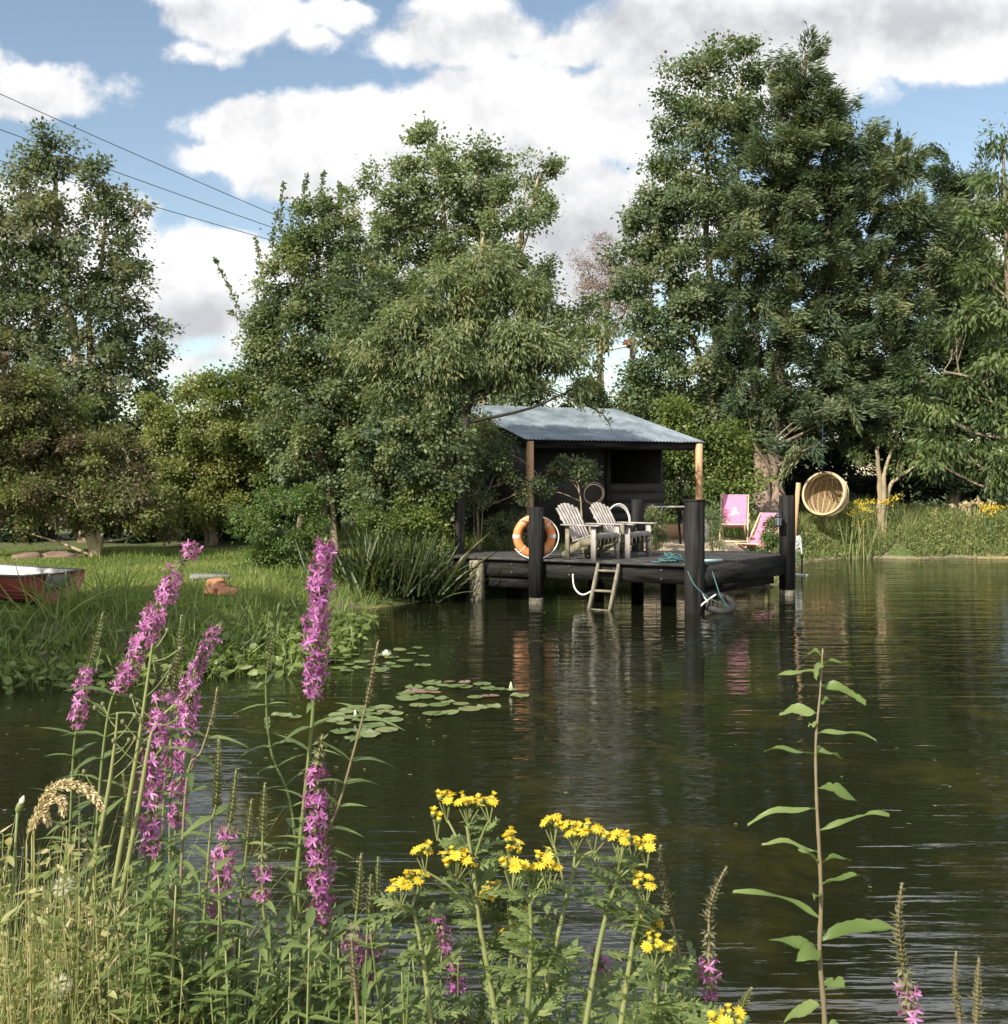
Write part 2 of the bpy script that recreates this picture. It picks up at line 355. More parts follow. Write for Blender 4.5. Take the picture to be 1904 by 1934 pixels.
def pond_distance(x, y):
    """signed distance to the pond's edge, positive on land"""
    p = np.stack((x, y), -1); a = POND; b = np.roll(POND, -1, 0); d = np.full(x.shape, 1e9); ins = np.zeros(x.shape, bool)
    for q, r in zip(a, b):
        e = r - q; w = p - q; h = np.clip((w @ e) / (e @ e), 0, 1); d = np.minimum(d, np.linalg.norm(w - h[..., None] * e, axis=-1))
        with np.errstate(divide='ignore', invalid='ignore'):
            c = ((q[1] > p[..., 1]) != (r[1] > p[..., 1])) & (p[..., 0] < (r[0] - q[0]) * (p[..., 1] - q[1]) / (r[1] - q[1]) + q[0])
        ins ^= c
    return np.where(ins, -d, d)


LEVEL = np.array([(0, 1, .35), (-5, 12, .5), (-6, 20, .55), (-2.5, 17.5, .5), (2, 22, .74), (4, 24, .8), (10, 30, .62), (15, 31, .55), (0, 30, .75), (12, 2, .4), (-10, 5, .4), (3, 60, .9), (-40, 40, .8), (50, 40, .8)])


def height(x, y):
    x = np.asarray(x, float); y = np.asarray(y, float); d = pond_distance(x, y)
    w = 1 / ((x[..., None] - LEVEL[:, 0]) ** 2 + (y[..., None] - LEVEL[:, 1]) ** 2 + 1.5) ** 1.5; zb = (w * LEVEL[:, 2]).sum(-1) / w.sum(-1)
    t = np.clip((d + .02) / 1.1, 0, 1); up = zb * (t * t * (3 - 2 * t))
    bumps = .03 * np.sin(x * 2.1 + 1.3 * np.sin(y * 1.3)) * np.sin(y * 1.7 + x * .6)
    dn = -1.15 * (1 - np.exp(np.minimum(d, 0) / 2.4)) + .10 * np.sin(x * 1.1 + .7 * np.sin(y * .9)) * np.sin(y * .8 + 1) * (1 - np.exp(np.minimum(d, 0)))
    return np.where(d > -.02, up + bumps * np.clip(d, 0, 1), dn)


def ground_at(x, y): return float(height(np.array([x]), np.array([y]))[0])


def make_ground():
    gx = np.unique(np.concatenate((np.linspace(-900, -30, 12), np.arange(-30, -10, .8), np.arange(-10, 16, .2), np.arange(16, 30, .8), np.linspace(30, 900, 12))))
    gy = np.unique(np.concatenate((np.linspace(-300, -4, 8), np.arange(-4, 34, .2), np.arange(34, 60, 1.), np.linspace(60, 1500, 14))))
    X, Y = np.meshgrid(gx, gy); Z = height(X, Y); b = MB(); nx, ny = len(gx), len(gy)
    i = np.arange(ny - 1)[:, None] * nx + np.arange(nx - 1)[None]
    b.add(np.stack((X, Y, Z), -1).reshape(-1, 3), np.stack((i, i + 1, i + nx + 1, i + nx), -1).reshape(-1, 4))
    m, t, out = material('earth_and_turf'); co = t.new('ShaderNodeTexCoord').outputs['Object']
    sp = t.new('ShaderNodeSeparateXYZ'); t.put(sp.inputs[0], co); x, y, z = sp.outputs
    n = t.noise(co, 2.2, 6, .6); n2 = t.noise(co, 14, 4, .6)
    turf = t.mix(t.step(n2, .3, .7), rgb((.045, .07, .02)), rgb((.10, .125, .04)))
    soil = t.mix(t.step(n2, .3, .7), rgb((.07, .055, .035)), rgb((.16, .125, .085)))
    sand = t.mix(t.step(n2, .3, .7), rgb((.26, .20, .14)), rgb((.46, .38, .29)))
    sun_dappled_mud = t.mix(t.step(t.noise(co, .75, 5, .62), .50, .68), rgb((.040, .035, .015)), rgb((.34, .25, .08)))  # dark mud; the pale noise patches are sunlight dapples painted into the bed colour
    c = t.mix(t.step(t.m('ADD', n, t.m('MULTIPLY', n2, .3)), .62, .8), turf, soil)
    # the trodden gravel round the shed and along the far shore
    dx = t.m('MULTIPLY', t.m('SUBTRACT', x, 3.6), .42); dy = t.m('MULTIPLY', t.m('SUBTRACT', y, 21.2), .62)
    r = t.m('SQRT', t.m('ADD', t.m('MULTIPLY', dx, dx), t.m('MULTIPLY', dy, dy)))
    c = t.mix(t.step(t.m('ADD', r, t.m('MULTIPLY', t.m('SUBTRACT', n, .5), .9)), 1.15, .75), c, sand)
    shore = t.m('MULTIPLY', t.step(z, .10, .04), t.step(y, 24, 26))
    c = t.mix(t.m('MULTIPLY', shore, .45), c, sand)
    c = t.mix(t.step(z, .05, -.03), c, sun_dappled_mud)
    p = t.new('ShaderNodeBsdfPrincipled'); t.put(p.inputs[0], c); p.inputs['Roughness'].default_value = .95; p.inputs['Specular IOR Level'].default_value = .15
    q = t.new('ShaderNodeBump'); q.inputs['Strength'].default_value = .7; q.inputs['Distance'].default_value = .04; t.put(q.inputs['Height'], n2); t.links.new(q.outputs[0], p.inputs['Normal'])
    t.links.new(p.outputs[0], out.inputs[0])
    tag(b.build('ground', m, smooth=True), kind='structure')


def make_water():
    m, t, out = material('pond_water'); co = t.new('ShaderNodeTexCoord').outputs['Object']
    sp = t.new('ShaderNodeSeparateXYZ'); t.put(sp.inputs[0], co); x, y, z = sp.outputs
    def wv(sx, sy, sc, det, ro, dist=.0): return t.noise(t.v('MULTIPLY', co, (sx, sy, 1)), sc, det, ro, dist)
    rip = t.m('ADD', t.m('MULTIPLY', wv(.40, 2.2, 1.5, 2, .5, .4), 1.5), t.m('MULTIPLY', wv(.6, 3.6, 3.6, 2, .5, .3), .45))
    rip = t.m('ADD', rip, t.m('MULTIPLY', wv(.7, 2.6, 11, 2, .5), .09))
    calm = t.step(wv(1, 1, .35, 2, .5), .30, .62)                     # breezier and calmer patches
    # rings spreading from one spot on the left
    dx = t.m('SUBTRACT', x, -1.95); dy = t.m('SUBTRACT', y, 9.2); r = t.m('SQRT', t.m('ADD', t.m('MULTIPLY', dx, dx), t.m('MULTIPLY', dy, dy)))
    ring = t.m('MULTIPLY', t.m('SINE', t.m('MULTIPLY', r, 21.)), t.m('MULTIPLY', t.step(r, 1.7, .2), .10))
    h = t.m('ADD', t.m('MULTIPLY', rip, t.m('ADD', .45, t.m('MULTIPLY', calm, .75))), ring)
    bp = t.new('ShaderNodeBump'); bp.inputs['Strength'].default_value = 1.; bp.inputs['Distance'].default_value = .0105; t.put(bp.inputs['Height'], h)
    fr = t.new('ShaderNodeFresnel'); fr.inputs['IOR'].default_value = 1.33; t.links.new(bp.outputs[0], fr.inputs['Normal'])
    gl = t.new('ShaderNodeBsdfGlossy'); gl.inputs['Roughness'].default_value = .03; gl.inputs['Color'].default_value = (1, 1, 1, 1); t.links.new(bp.outputs[0], gl.inputs['Normal'])
    tr = t.new('ShaderNodeBsdfTransparent'); tr.inputs[0].default_value = (.58, .57, .31, 1)
    # a little suspended silt: part of the light turns back before it reaches the bed
    df = t.new('ShaderNodeBsdfDiffuse'); df.inputs[0].default_value = (.052, .062, .028, 1); mk = t.new('ShaderNodeMixShader'); mk.inputs[0].default_value = .14
    t.links.new(tr.outputs[0], mk.inputs[1]); t.links.new(df.outputs[0], mk.inputs[2])
    mx = t.new('ShaderNodeMixShader'); t.links.new(fr.outputs[0], mx.inputs[0]); t.links.new(mk.outputs[0], mx.inputs[1]); t.links.new(gl.outputs[0], mx.inputs[2])
    t.links.new(mx.outputs[0], out.inputs[0])
    b = MB(); b.add([(-12, 1.5, 0), (20, 1.5, 0), (20, 29, 0), (-12, 29, 0)], [(0, 1, 2, 3)])
    tag(b.build('water', m), kind='structure')


make_ground(); make_water()
GZ = CAMZ


def over(px, py0, Y):
    """ground level point below image column px at distance Y"""
    x = (px - CX) / F * Y
    return np.array((x, Y, ground_at(x, Y)))


# ------------------------------------------------------------------ jetty
DZ = .70
d_c, d_r, d_l = np.array((2.78, 16.0)), np.array((4.78, 18.5)), np.array((-.95, 18.03))
d_poly = [d_c, d_r, np.array((4.62, 19.25)), np.array((-1.25, 19.75)), d_l]
e1 = (d_l - d_c) / np.linalg.norm(d_l - d_c); e2 = (d_r - d_c) / np.linalg.norm(d_r - d_c); nfront = np.array((-e1[1], e1[0]));
if nfront[1] > 0: nfront = -nfront
nright = np.array((e2[1], -e2[0]))


def clip(poly, n, c, keep):
    out = []
    for i in range(len(poly)):
        a, b = poly[i], poly[(i + 1) % len(poly)]; da, db = (a @ n - c) * keep, (b @ n - c) * keep
        if da >= 0: out.append(a)
        if (da >= 0) != (db >= 0): out.append(a + (b - a) * da / (da - db))
    return out


def make_jetty():
    root = thing('jetty', 'black timber swimming jetty standing on posts over the pond', 'jetty', (2.0, 17.8, 0))
    rng = np.random.default_rng(4)
    b = MB(); inw = -nfront; c0 = d_c @ inw; w = .14
    for k in range(40):
        lo, hi = c0 - .03 + k * w, c0 - .03 + k * w + w - .008
        q = clip(clip(d_poly, inw, lo, 1), inw, hi, -1)
        if len(q) >= 3:
            if np.cross(q[1] - q[0], q[2] - q[1]) < 0: q = q[::-1]
            dz = rng.uniform(-.003, .003); b.prism(q, DZ - .035 + dz, DZ + dz)
    b.build('deck_boards', M['deck'], root)
    def v3(p, z): return np.array((p[0], p[1], z))
    th = .06
    def beam(p, q, off, z0, z1, name):
        p = p + off; q = q + off; bb = MB(); bb.board(v3(p, (z0 + z1) / 2), v3(q, (z0 + z1) / 2), z1 - z0, th); bb.build(name, M['black_beam'], root)
    beam(d_c + e1 * .02, d_l, nfront * -.10, .40, .66, 'front_beam')
    beam(d_c + e2 * .02, d_r, nright * .035, .36, .685, 'side_beam')
    beam(d_c + e2 * .25, d_r, nright * -.22, .19, .358, 'side_beam')
    beam(d_c + e1 * .3 + e2 * 1.2, d_l + e2 * 1.2, nfront * 0, .42, .66, 'joist'); beam(d_c + e1 * .3 + e2 * 2.2, d_l + e2 * 1.5, nfront * 0, .42, .66, 'joist')
    beam(np.array(d_l) * .87 + d_c * .13, np.array(d_l) * .62 + d_c * .38, nfront * -.16, .22, .398, 'front_beam')
    A = np.array(((e1[0], e1[1], 0), (nfront[0], nfront[1], 0), (0, 0, 1)))
    def post(p, z1, w, mat='black_timber', foot=True, cap=False):
        bb = MB(); x, y = p; z0 = ground_at(x, y) - .1
        bb.box((x, y, (.10 + z1) / 2 if foot else (z0 + z1) / 2), (w, w * .95, z1 - .10 if foot else z1 - z0), A)
        if cap: bb.box((x, y, z1 + .015), (w * 1.05, w, .03), A)
        o = bb.build('post', M[mat], root)
        if foot:
            f = MB(); f.box((x, y, (z0 + .10) / 2), (w * .96, w * .9, .10 - z0), A); f.build('post_foot', M['algae_wood'], o)
        return o
    on = lambda s: d_c + (d_l - d_c) * s
    post(on(.86) + nfront * .02, DZ - .05, .19, 'mossy_wood', False)
    post(on(.603) + nfront * .03, 1.53, .19)
    post(d_c + nfront * .02 - e1 * .02 + nright * .02, 1.64, .235, foot=False, cap=True)
    post(d_r + nright * .05, 1.70, .225, cap=False)
    post(np.array((2.35, 19.1)), 1.62, .17, foot=False); post(on(.25) + e2 * 1.3, DZ - .05, .2, foot=False); post(on(.55) + e2 * 1.3, DZ - .05, .2, foot=False); post(on(.9) + e2 * 1.2, DZ - .05, .2, foot=False)
    for s_ in (.12, .3, .48, .72, .95):
        for h_ in (.47, .60):
            bl = MB(); p_ = d_c + (d_l - d_c) * s_ + nfront * -.066; bl.lathe([(.0, .012), (.016, .010), (.016, 0)], v3(p_, h_), np.array(((e1[0], e1[1], 0), (0, 0, 1.), (nfront[0], nfront[1], 0))), 8); bl.build('bolt', M['boat_trim'], root)
    # swimming ladder
    L = MB(); tl = np.array((1.49, 16.80)); al = -e1; o2 = nfront; W = .34
    top_l = v3(tl + o2 * .05, .66); bot_l = v3(tl + o2 * .42 - al * .02, -.12)
    for s in (0, 1):
        off = v3(al * W * s, 0.); L.board(top_l + off, bot_l + off, .11, .035, up=(o2[0], o2[1], .3), tint=.5)
    lad = L.build('ladder', M['mossy_wood'], root)
    for f in (.12, .50, .86):
        R = MB(); p = top_l + (bot_l - top_l) * f; R.board(p + v3(al * .02, 0), p + v3(al * (W - .02), 0), .10, .03, up=(o2[0], o2[1], 0)); R.build('rung', M['mossy_wood'], lad)


make_jetty()


def make_life_ring():
    c = np.array((.49, 17.42, DZ + .352)); root = thing('life_ring', 'orange life ring with white bands and rope on a black jetty post', 'life ring', (c[0], c[1], DZ))
    ax = np.array(((1, .08, 0), (0, 0, 1), (.08, -1, 0))); ax = norm(ax)
    th = np.linspace(0, 2 * math.pi, 61); pts = np.stack((np.cos(th) * .275, np.sin(th) * .283, 0 * th), -1) @ ax + c
    b = MB(); b.tube(pts, .073, 14, cap=False); b.build('buoy', M['orange'], root, smooth=True)
    for a in (0, math.pi):
        t = MB(); t.torus(c, .279, .0755, ax, 6, 14, (a - .10, a + .10)); t.build('reflective_band', M['white_tape'], root, smooth=True)
    q = lambda a, r, z=0: c + np.array((math.cos(a) * r, math.sin(a) * r, z)) @ ax
    r = MB()
    r.tube(spline([q(2.3, .345, .05), q(1.9, .335, .20), q(1.2, .335, .235), q(.75, .36, .06)], 14), .010, 6)
    r.tube(spline([q(.75, .36, .06), q(.35, .375, .05), q(0, .385, .06), q(-.4, .38, .05), q(-.8, .37, .07)], 14), .010, 6)
    r.tube(spline([q(-.8, .37, .07), q(-1.25, .345, .235), q(-1.9, .345, .235), q(-2.3, .36, .06), q(-2.6, .37, .05)], 14), .010, 6)
    for a in (2.3, .75, -.8, -2.35):
        r.torus(q(a, .28), .0735, .0055, (ax[2], norm(q(a, 1) - c), np.cross(ax[2], norm(q(a, 1) - c))), 16, 5)
    r.tube(spline([q(.75, .35, .07), q(.72, .30, .08), q(.66, .24, .08)], 6), .008, 5)
    r.build('rope', M['white_rope'], root, smooth=True)


make_life_ring()


def make_chair():
    root = thing('adirondack_chair', 'weathered grey slatted garden armchair nearest the life ring on the jetty', 'chair', (0, 0, 0), 'slatted armchairs on the jetty')
    w = .30
    rng = np.random.default_rng(2)
    for s in (-1, 1):
        b = MB(); b.box((-.01, s * (w + .012), .265), (.09, .024, .53)); b.build('front_leg', M['grey_wood'], root)
        b = MB(); b.board((.03, s * (w - .02), .33), (-.30, s * (w - .02), .25), .12, .024); b.board((-.285, s * (w - .02), .255), (-.64, s * (w - .02), .045), .10, .0235); b.build('side_rail', M['mossy_wood'], root)
        b = MB(); b.box((-.24, s * (w + .03), .545), (.72, .125, .022)); b.build('armrest', M['grey_wood'], root)
        b = MB(); b.box((-.52, s * (w + .012), .265), (.075, .023, .53)); b.build('rear_leg', M['mossy_wood'], root)
    b = MB()
    for k in range(6):
        x = -.02 - k * .078; b.box((x, 0, .402 - k * .022), (.066, .60, .02), norm(np.array(((1, 0, .28), (0, 1, 0), (-.28, 0, 1)))))
    b.build('seat', M['grey_wood'], root)
    n = 24; ap = [(.045, -.31 + .62 * i / n, .335 + .016 * math.sin(i / n * 2 * math.pi * 4)) for i in range(n + 1)]; b = MB()
    V = [p for p in ap] + [(.045, p[1], .405) for p in ap] + [(.023, p[1], p[2]) for p in ap] + [(.023, p[1], .405) for p in ap]; m = n + 1
    b.add(V, [(i, i + 1, m + i + 1, m + i) for i in range(n)] + [(2 * m + i, 3 * m + i, 3 * m + i + 1, 2 * m + i + 1) for i in range(n)] + [(i, 2 * m + i, 2 * m + i + 1, i + 1) for i in range(n)])
    b.build('apron', M['grey_wood'], root)
    up = np.array((-.53, 0, .85)); up = up / np.linalg.norm(up); fw = np.array((up[2], 0, -up[0])); b = MB()
    for k in range(7):
        y0 = (k - 3) * .068; y1 = (k - 3) * .083; L = .80 - .0095 * (k - 3) ** 2
        p0 = np.array((-.40, y0, .20)); p1 = p0 + up * L + np.array((0, y1 - y0, 0)); b.board(p0, p1, .020, .060 if k % 2 else .0605, up=fw)
        e = MB()
    for h in (.25, .52):
        p = np.array((-.40, 0, .20)) + up * h - fw * .022; b.box(p, (.02, .52, .06), (fw, (0, 1, 0), up))
    b.build('backrest', M['grey_wood'], root)
    return root


def copy_tree(o, parent=None):
    c = o.copy(); COL.objects.link(c); c.parent = parent
    for ch in list(o.children): copy_tree(ch, c)
    return c


def make_chairs():
    a = make_chair(); ang = math.radians(-41); sd = np.array((-math.sin(ang), math.cos(ang)))
    p = np.array((1.40, 16.86)) + sd * .31; a.location = (p[0], p[1], DZ + .004); a.rotation_euler.z = ang
    b = copy_tree(a); b['label'] = 'weathered grey slatted garden armchair beside the white coiled hose on the jetty'
    p2 = p + sd * .74 + np.array((.10, -.02)); b.location = (p2[0], p2[1], DZ + .004); b.rotation_euler.z = ang + .03


make_chairs()


def make_jetty_things():
    rng = np.random.default_rng(8)
    # coil of white hose standing behind the right chair
    b = MB(); c = P(1166, 985, 18.6)
    for k in range(4):
        ax = norm(np.array(((.8, .5 + .06 * k, .05 * k), (0, 0, 1), (.5, -.8, 0)))); b.torus(c + rng.uniform(-.015, .015, 3), .27 + .012 * k, .011, ax, 44, 6)
    tag(centred(b.build('hose_coil', M['white_rope'], smooth=True)), 'coil of white hose standing behind the right slatted armchair', 'hose')
    b = MB()
    for k in range(3): b.torus(P(1122, 934, 19.45) + rng.uniform(-.02, .02, 3), .165 + .015 * k, .0042, norm(np.array(((1, .15 * k, .1), (0, .1, 1), (.1, -1, .1 * k)))), 36, 5)
    tag(centred(b.build('cane_hoop', M['bark'], smooth=True)), 'thin brown cane hoops leaning behind the slatted armchairs', 'hoop')
    # teal rope heap
    pts = []; c = P(1271, 1062, 16.55); c[2] = DZ
    for k in range(150):
        a = k * .42; r = .13 + .055 * math.sin(k * .37) + .03 * math.sin(k * 1.1); s = .75 if k < 90 else .5
        pts.append((c[0] - .02 + math.cos(a) * r * 1.35 * s, c[1] + math.sin(a) * r * s, DZ + .014 + .10 * (k / 150.) * (1 + .5 * math.sin(a * 1.3))))
    b = MB(); b.tube(spline([(c[0] - .33, c[1] - .02, DZ + .012), (c[0] - .2, c[1] - .05, DZ + .012)] + pts, 700), .011, 5)
    tag(centred(b.build('rope_heap', M['teal_rope'], smooth=True)), 'tangled teal rope heaped on the jetty beside the front corner post', 'rope')
    # lines to the tyre
    ty = np.array((3.17, 16.10, .13))
    b = MB()
    b.tube(spline([P(1290, 1064, 16.2), P(1296, 1072, 15.95), P(1312, 1105, 15.8), P(1340, 1130, 15.8), P(1366, 1142, 15.9), P(1378, 1152, 15.95)], 30), .009, 5)
    b.tube(spline([P(1326, 1063, 16.35), P(1341, 1070, 16.2), P(1352, 1100, 16.0), P(1363, 1130, 15.9), P(1384, 1154, 15.95)], 30), .009, 5)
    tag(centred(b.build('mooring_line', M['teal_rope'], smooth=True)), 'teal lines hanging from the jetty edge down to the floating tyre', 'rope')
    b = MB(); b.tube(spline([P(1320, 1148, 15.85), P(1332, 1137, 15.85), P(1352, 1123, 15.95)], 10), .014, 5); b.tube(spline([P(1324, 1118, 15.9), P(1332, 1130, 15.85), P(1337, 1138, 15.85)], 8), .010, 5)
    tag(centred(b.build('frayed_rope', M['white_rope'], smooth=True)), 'short frayed white rope knotted to the teal lines above the tyre', 'rope')
    # tyre floating on a slant
    t = thing('tyre', 'black rubber tyre floating on a slant below the jetty corner', 'tyre', ty)
    ax = norm(np.array(((1, 0, -.12), (.0, .90, .45), (.12, -.45, .88)))); b = MB()
    prof = []
    for a in np.linspace(0, 2 * math.pi, 17): prof.append((.225 + .045 * math.cos(a), .055 * math.sin(a)))
    b.lathe(prof, ty, ax, 48); b.build('tread', M['rubber'], t, smooth=True)
    b = MB(); b.torus(ty + .052 * ax[2], .225, .008, ax, 48, 6); b.torus(ty + .03 * ax[2], .182, .009, ax, 48, 6); b.build('bead', M['rubber'], t, smooth=True)
    # foam mat
    b = MB(); q = [np.array(P(px, py, Y)[:2]) for px, py, Y in ((1324, 1071, 16.42), (1329, 1060, 16.95), (1361, 1058, 17.1), (1361, 1061, 16.85))]
    b.prism([(3.0, 16.38), (3.40, 16.86), (3.28, 17.0), (2.96, 16.72)], DZ + .004, DZ + .03)
    tag(centred(b.build('foam_float', M['mat_pale'])), 'pale turquoise foam float lying flat on the jetty corner', 'float')
    # hose under the jetty
    b = MB(); b.tube(spline([P(1082, 1084, 17.0), P(1084, 1106, 17.), P(1092, 1119, 16.9), P(1104, 1123, 16.8), P(1121, 1114, 16.7)], 24), .013, 6); b.tube(spline([P(1140, 1098, 16.9), P(1156, 1089, 16.9)], 3), .012, 6)
    tag(centred(b.build('hose', M['white_rope'], smooth=True)), 'white hose looping out under the jetty beside the ladder', 'hose')
    # lantern
    c = P(1470.5, 993, 18.25); t = thing('lantern', 'small dark metal lantern hanging on the far right jetty post', 'lantern', c)
    b = MB(); b.lathe([(.0, 0), (.068, 0), (.068, .018), (.055, .02)], c, k=16)
    for k in range(8):
        a = k * math.pi / 4; b.box(c + np.array((.058 * math.cos(a), .058 * math.sin(a), .085)), (.007, .007, .13))
    b.build('frame', M['lantern'], t)
    b = MB(); b.lathe([(.052, .02), (.052, .15)], c, k=16); b.build('glass', plain('smoky_glass', (.10, .12, .13), (.16, .18, .19), .15, 5), t)
    b = MB(); b.lathe([(.066, .148), (.07, .152), (.045, .19), (.025, .205), (.028, .225), (.0, .235)], c, k=16); b.build('cap', M['lantern'], t, smooth=True)
    b = MB(); b.torus(c + (0, 0, .26), .035, .004, norm(np.array(((1, 0, 0), (0, 0, 1), (0, -1, 0)))), 20, 5); b.tube([c + (0, 0, .29), c + (.05, .09, .31)], .005, 5); b.build('handle', M['lantern'], t)
    # blue pot cloth behind the chairs
    b = MB(); c = P(1095, 992, 18.3); b.ball(c, .06, 10, 8, scale=(1.2, 1, .9)); b.ball(c - (.06, 0, .03), .05, 10, 8, scale=(1.3, 1, .6))
    tag(centred(b.build('blue_bag', M['blue_thing'], smooth=True)), 'small blue bag on the bench behind the two slatted armchairs', 'bag')
    b = MB(); b.box(c - (0, 0, .13), (.5, .22, .03))
    for s in (-.2, .2): b.box((c[0] + s, c[1], (DZ + c[2] - .145) / 2), (.04, .16, c[2] - .145 - DZ))
    tag(centred(b.build('low_bench', M['black_board'])), 'low dark bench standing behind the slatted armchairs under the blue bag', 'bench')


make_jetty_things()


# ------------------------------------------------------------------ shed
def make_shed():
    E = np.array((.37, 20.0)); an = math.radians(22); a = np.array((math.cos(an), math.sin(an), 0)); b2 = np.array((-math.sin(an), math.cos(an), 0)); z = np.array((0, 0, 1.))
    O = np.array((E[0], E[1], 0)); G = .72; EZ = 2.73; LEN = 3.87; RUN = 3.7; RISE = .87
    q = lambda u, v, h: O + a * u + b2 * v + z * h
    root = thing('shed', 'black timber garden shed with a corrugated metal roof and open porch', 'shed', q(1.9, 1.8, G)); ax = np.array((a, b2, z))
    box = lambda mb, u0, u1, v0, v1, h0, h1: mb.box(q((u0 + u1) / 2, (v0 + v1) / 2, (h0 + h1) / 2), (u1 - u0, v1 - v0, h1 - h0), ax)
    sl = lambda v: EZ + RISE * v / RUN
    r = MB(); n = int(LEN / .076) * 8; u = np.linspace(-.0, LEN, n + 1); wob = .010 * np.sin(u / .076 * 2 * math.pi)
    rows = [(v, sl(v)) for v in (-.08, RUN)]
    V = [q(uu, v, h + w) for (v, h) in rows for uu, w in zip(u, wob)]
    V += [q(uu, RUN * 2 - .3, sl(.3) + w - .0) for uu, w in zip(u, wob)]; m = n + 1
    r.add(V, [(k * m + i, k * m + i + 1, (k + 1) * m + i + 1, (k + 1) * m + i) for k in range(2) for i in range(n)])
    roof = r.build('roof', M['roof'], root)
    s = MB()
    for v in (.15, .95, 1.8, 2.65, 3.4):
        for k in range(25): s.ball(q(.076 * 2 * k + .095, v, sl(v) + .014), .012, 5, 4)
    tag(s.build('screw_heads', M['steel'], roof), kind='stuff')
    w = MB(); box(w, .1, 2.26, 1.0, 1.05, G, 2.86); w.build('front_wall', M['black_board'], root)
    w = MB(); box(w, .05, .1, .02, 6.8, G, 2.7)
    pts = [q(.05, .02, 2.7), q(.05, RUN, 2.7), q(.05, RUN, sl(RUN) - .03), q(.1, .02, 2.7), q(.1, RUN, 2.7), q(.1, RUN, sl(RUN) - .03)]
    w.add(pts, [(0, 1, 4, 3), (1, 2, 5, 4), (2, 0, 3, 5)], [(0, 2, 1), (3, 4, 5)]); w.build('side_wall', M['black_board'], root)
    w = MB(); box(w, 3.5, 3.55, 1.06, 6.8, G, 2.86); w.build('side_wall', M['black_board'], root)
    w = MB(); box(w, .1, 3.5, 3.4, 3.45, G, 3.3); w.build('inner_wall', M['black_board'], root)
    w = MB()
    for k in range(6):
        h0 = G + k * .195; w.box(q(2.905, 1.02 - .012, h0 + .1), (1.29, .024, .20), np.array((a, norm(b2 + z * .07), norm(z - b2 * .07))))
    w.build('counter_boards', M['black_board'], root)
    w = MB(); box(w, 2.2, 2.3, .96, .998, G, 2.86); w.build('jamb', M['black_beam'], root)
    w = MB(); box(w, 2.0, 3.6, .93, .958, 2.66, 2.74); w.build('lintel', M['black_board'], root)
    w = MB(); box(w, .02, LEN - .04, .0, .05, EZ - .17, EZ - .03); w.build('fascia', M['black_beam'], root)
    w = MB(); box(w, .02, LEN - .06, .10, .2, EZ - .18, EZ - .05); w.build('eave_beam', M['black_beam'], root)
    for uu in (0., LEN - .05):
        w = MB(); w.board(q(uu + .02, .0, EZ - .06), q(uu + .02, RUN, sl(RUN) - .06), .12, .03); w.build('verge_board', M['black_beam'], root)
    for uu in (.10, 3.72):
        w = MB(); box(w, uu - .055, uu + .055, -.09, .01, ground_at(*q(uu, .15, 0)[:2]) - .05, EZ - .05); w.build('porch_post', M['new_wood'], root)
    return q


shedq = make_shed()


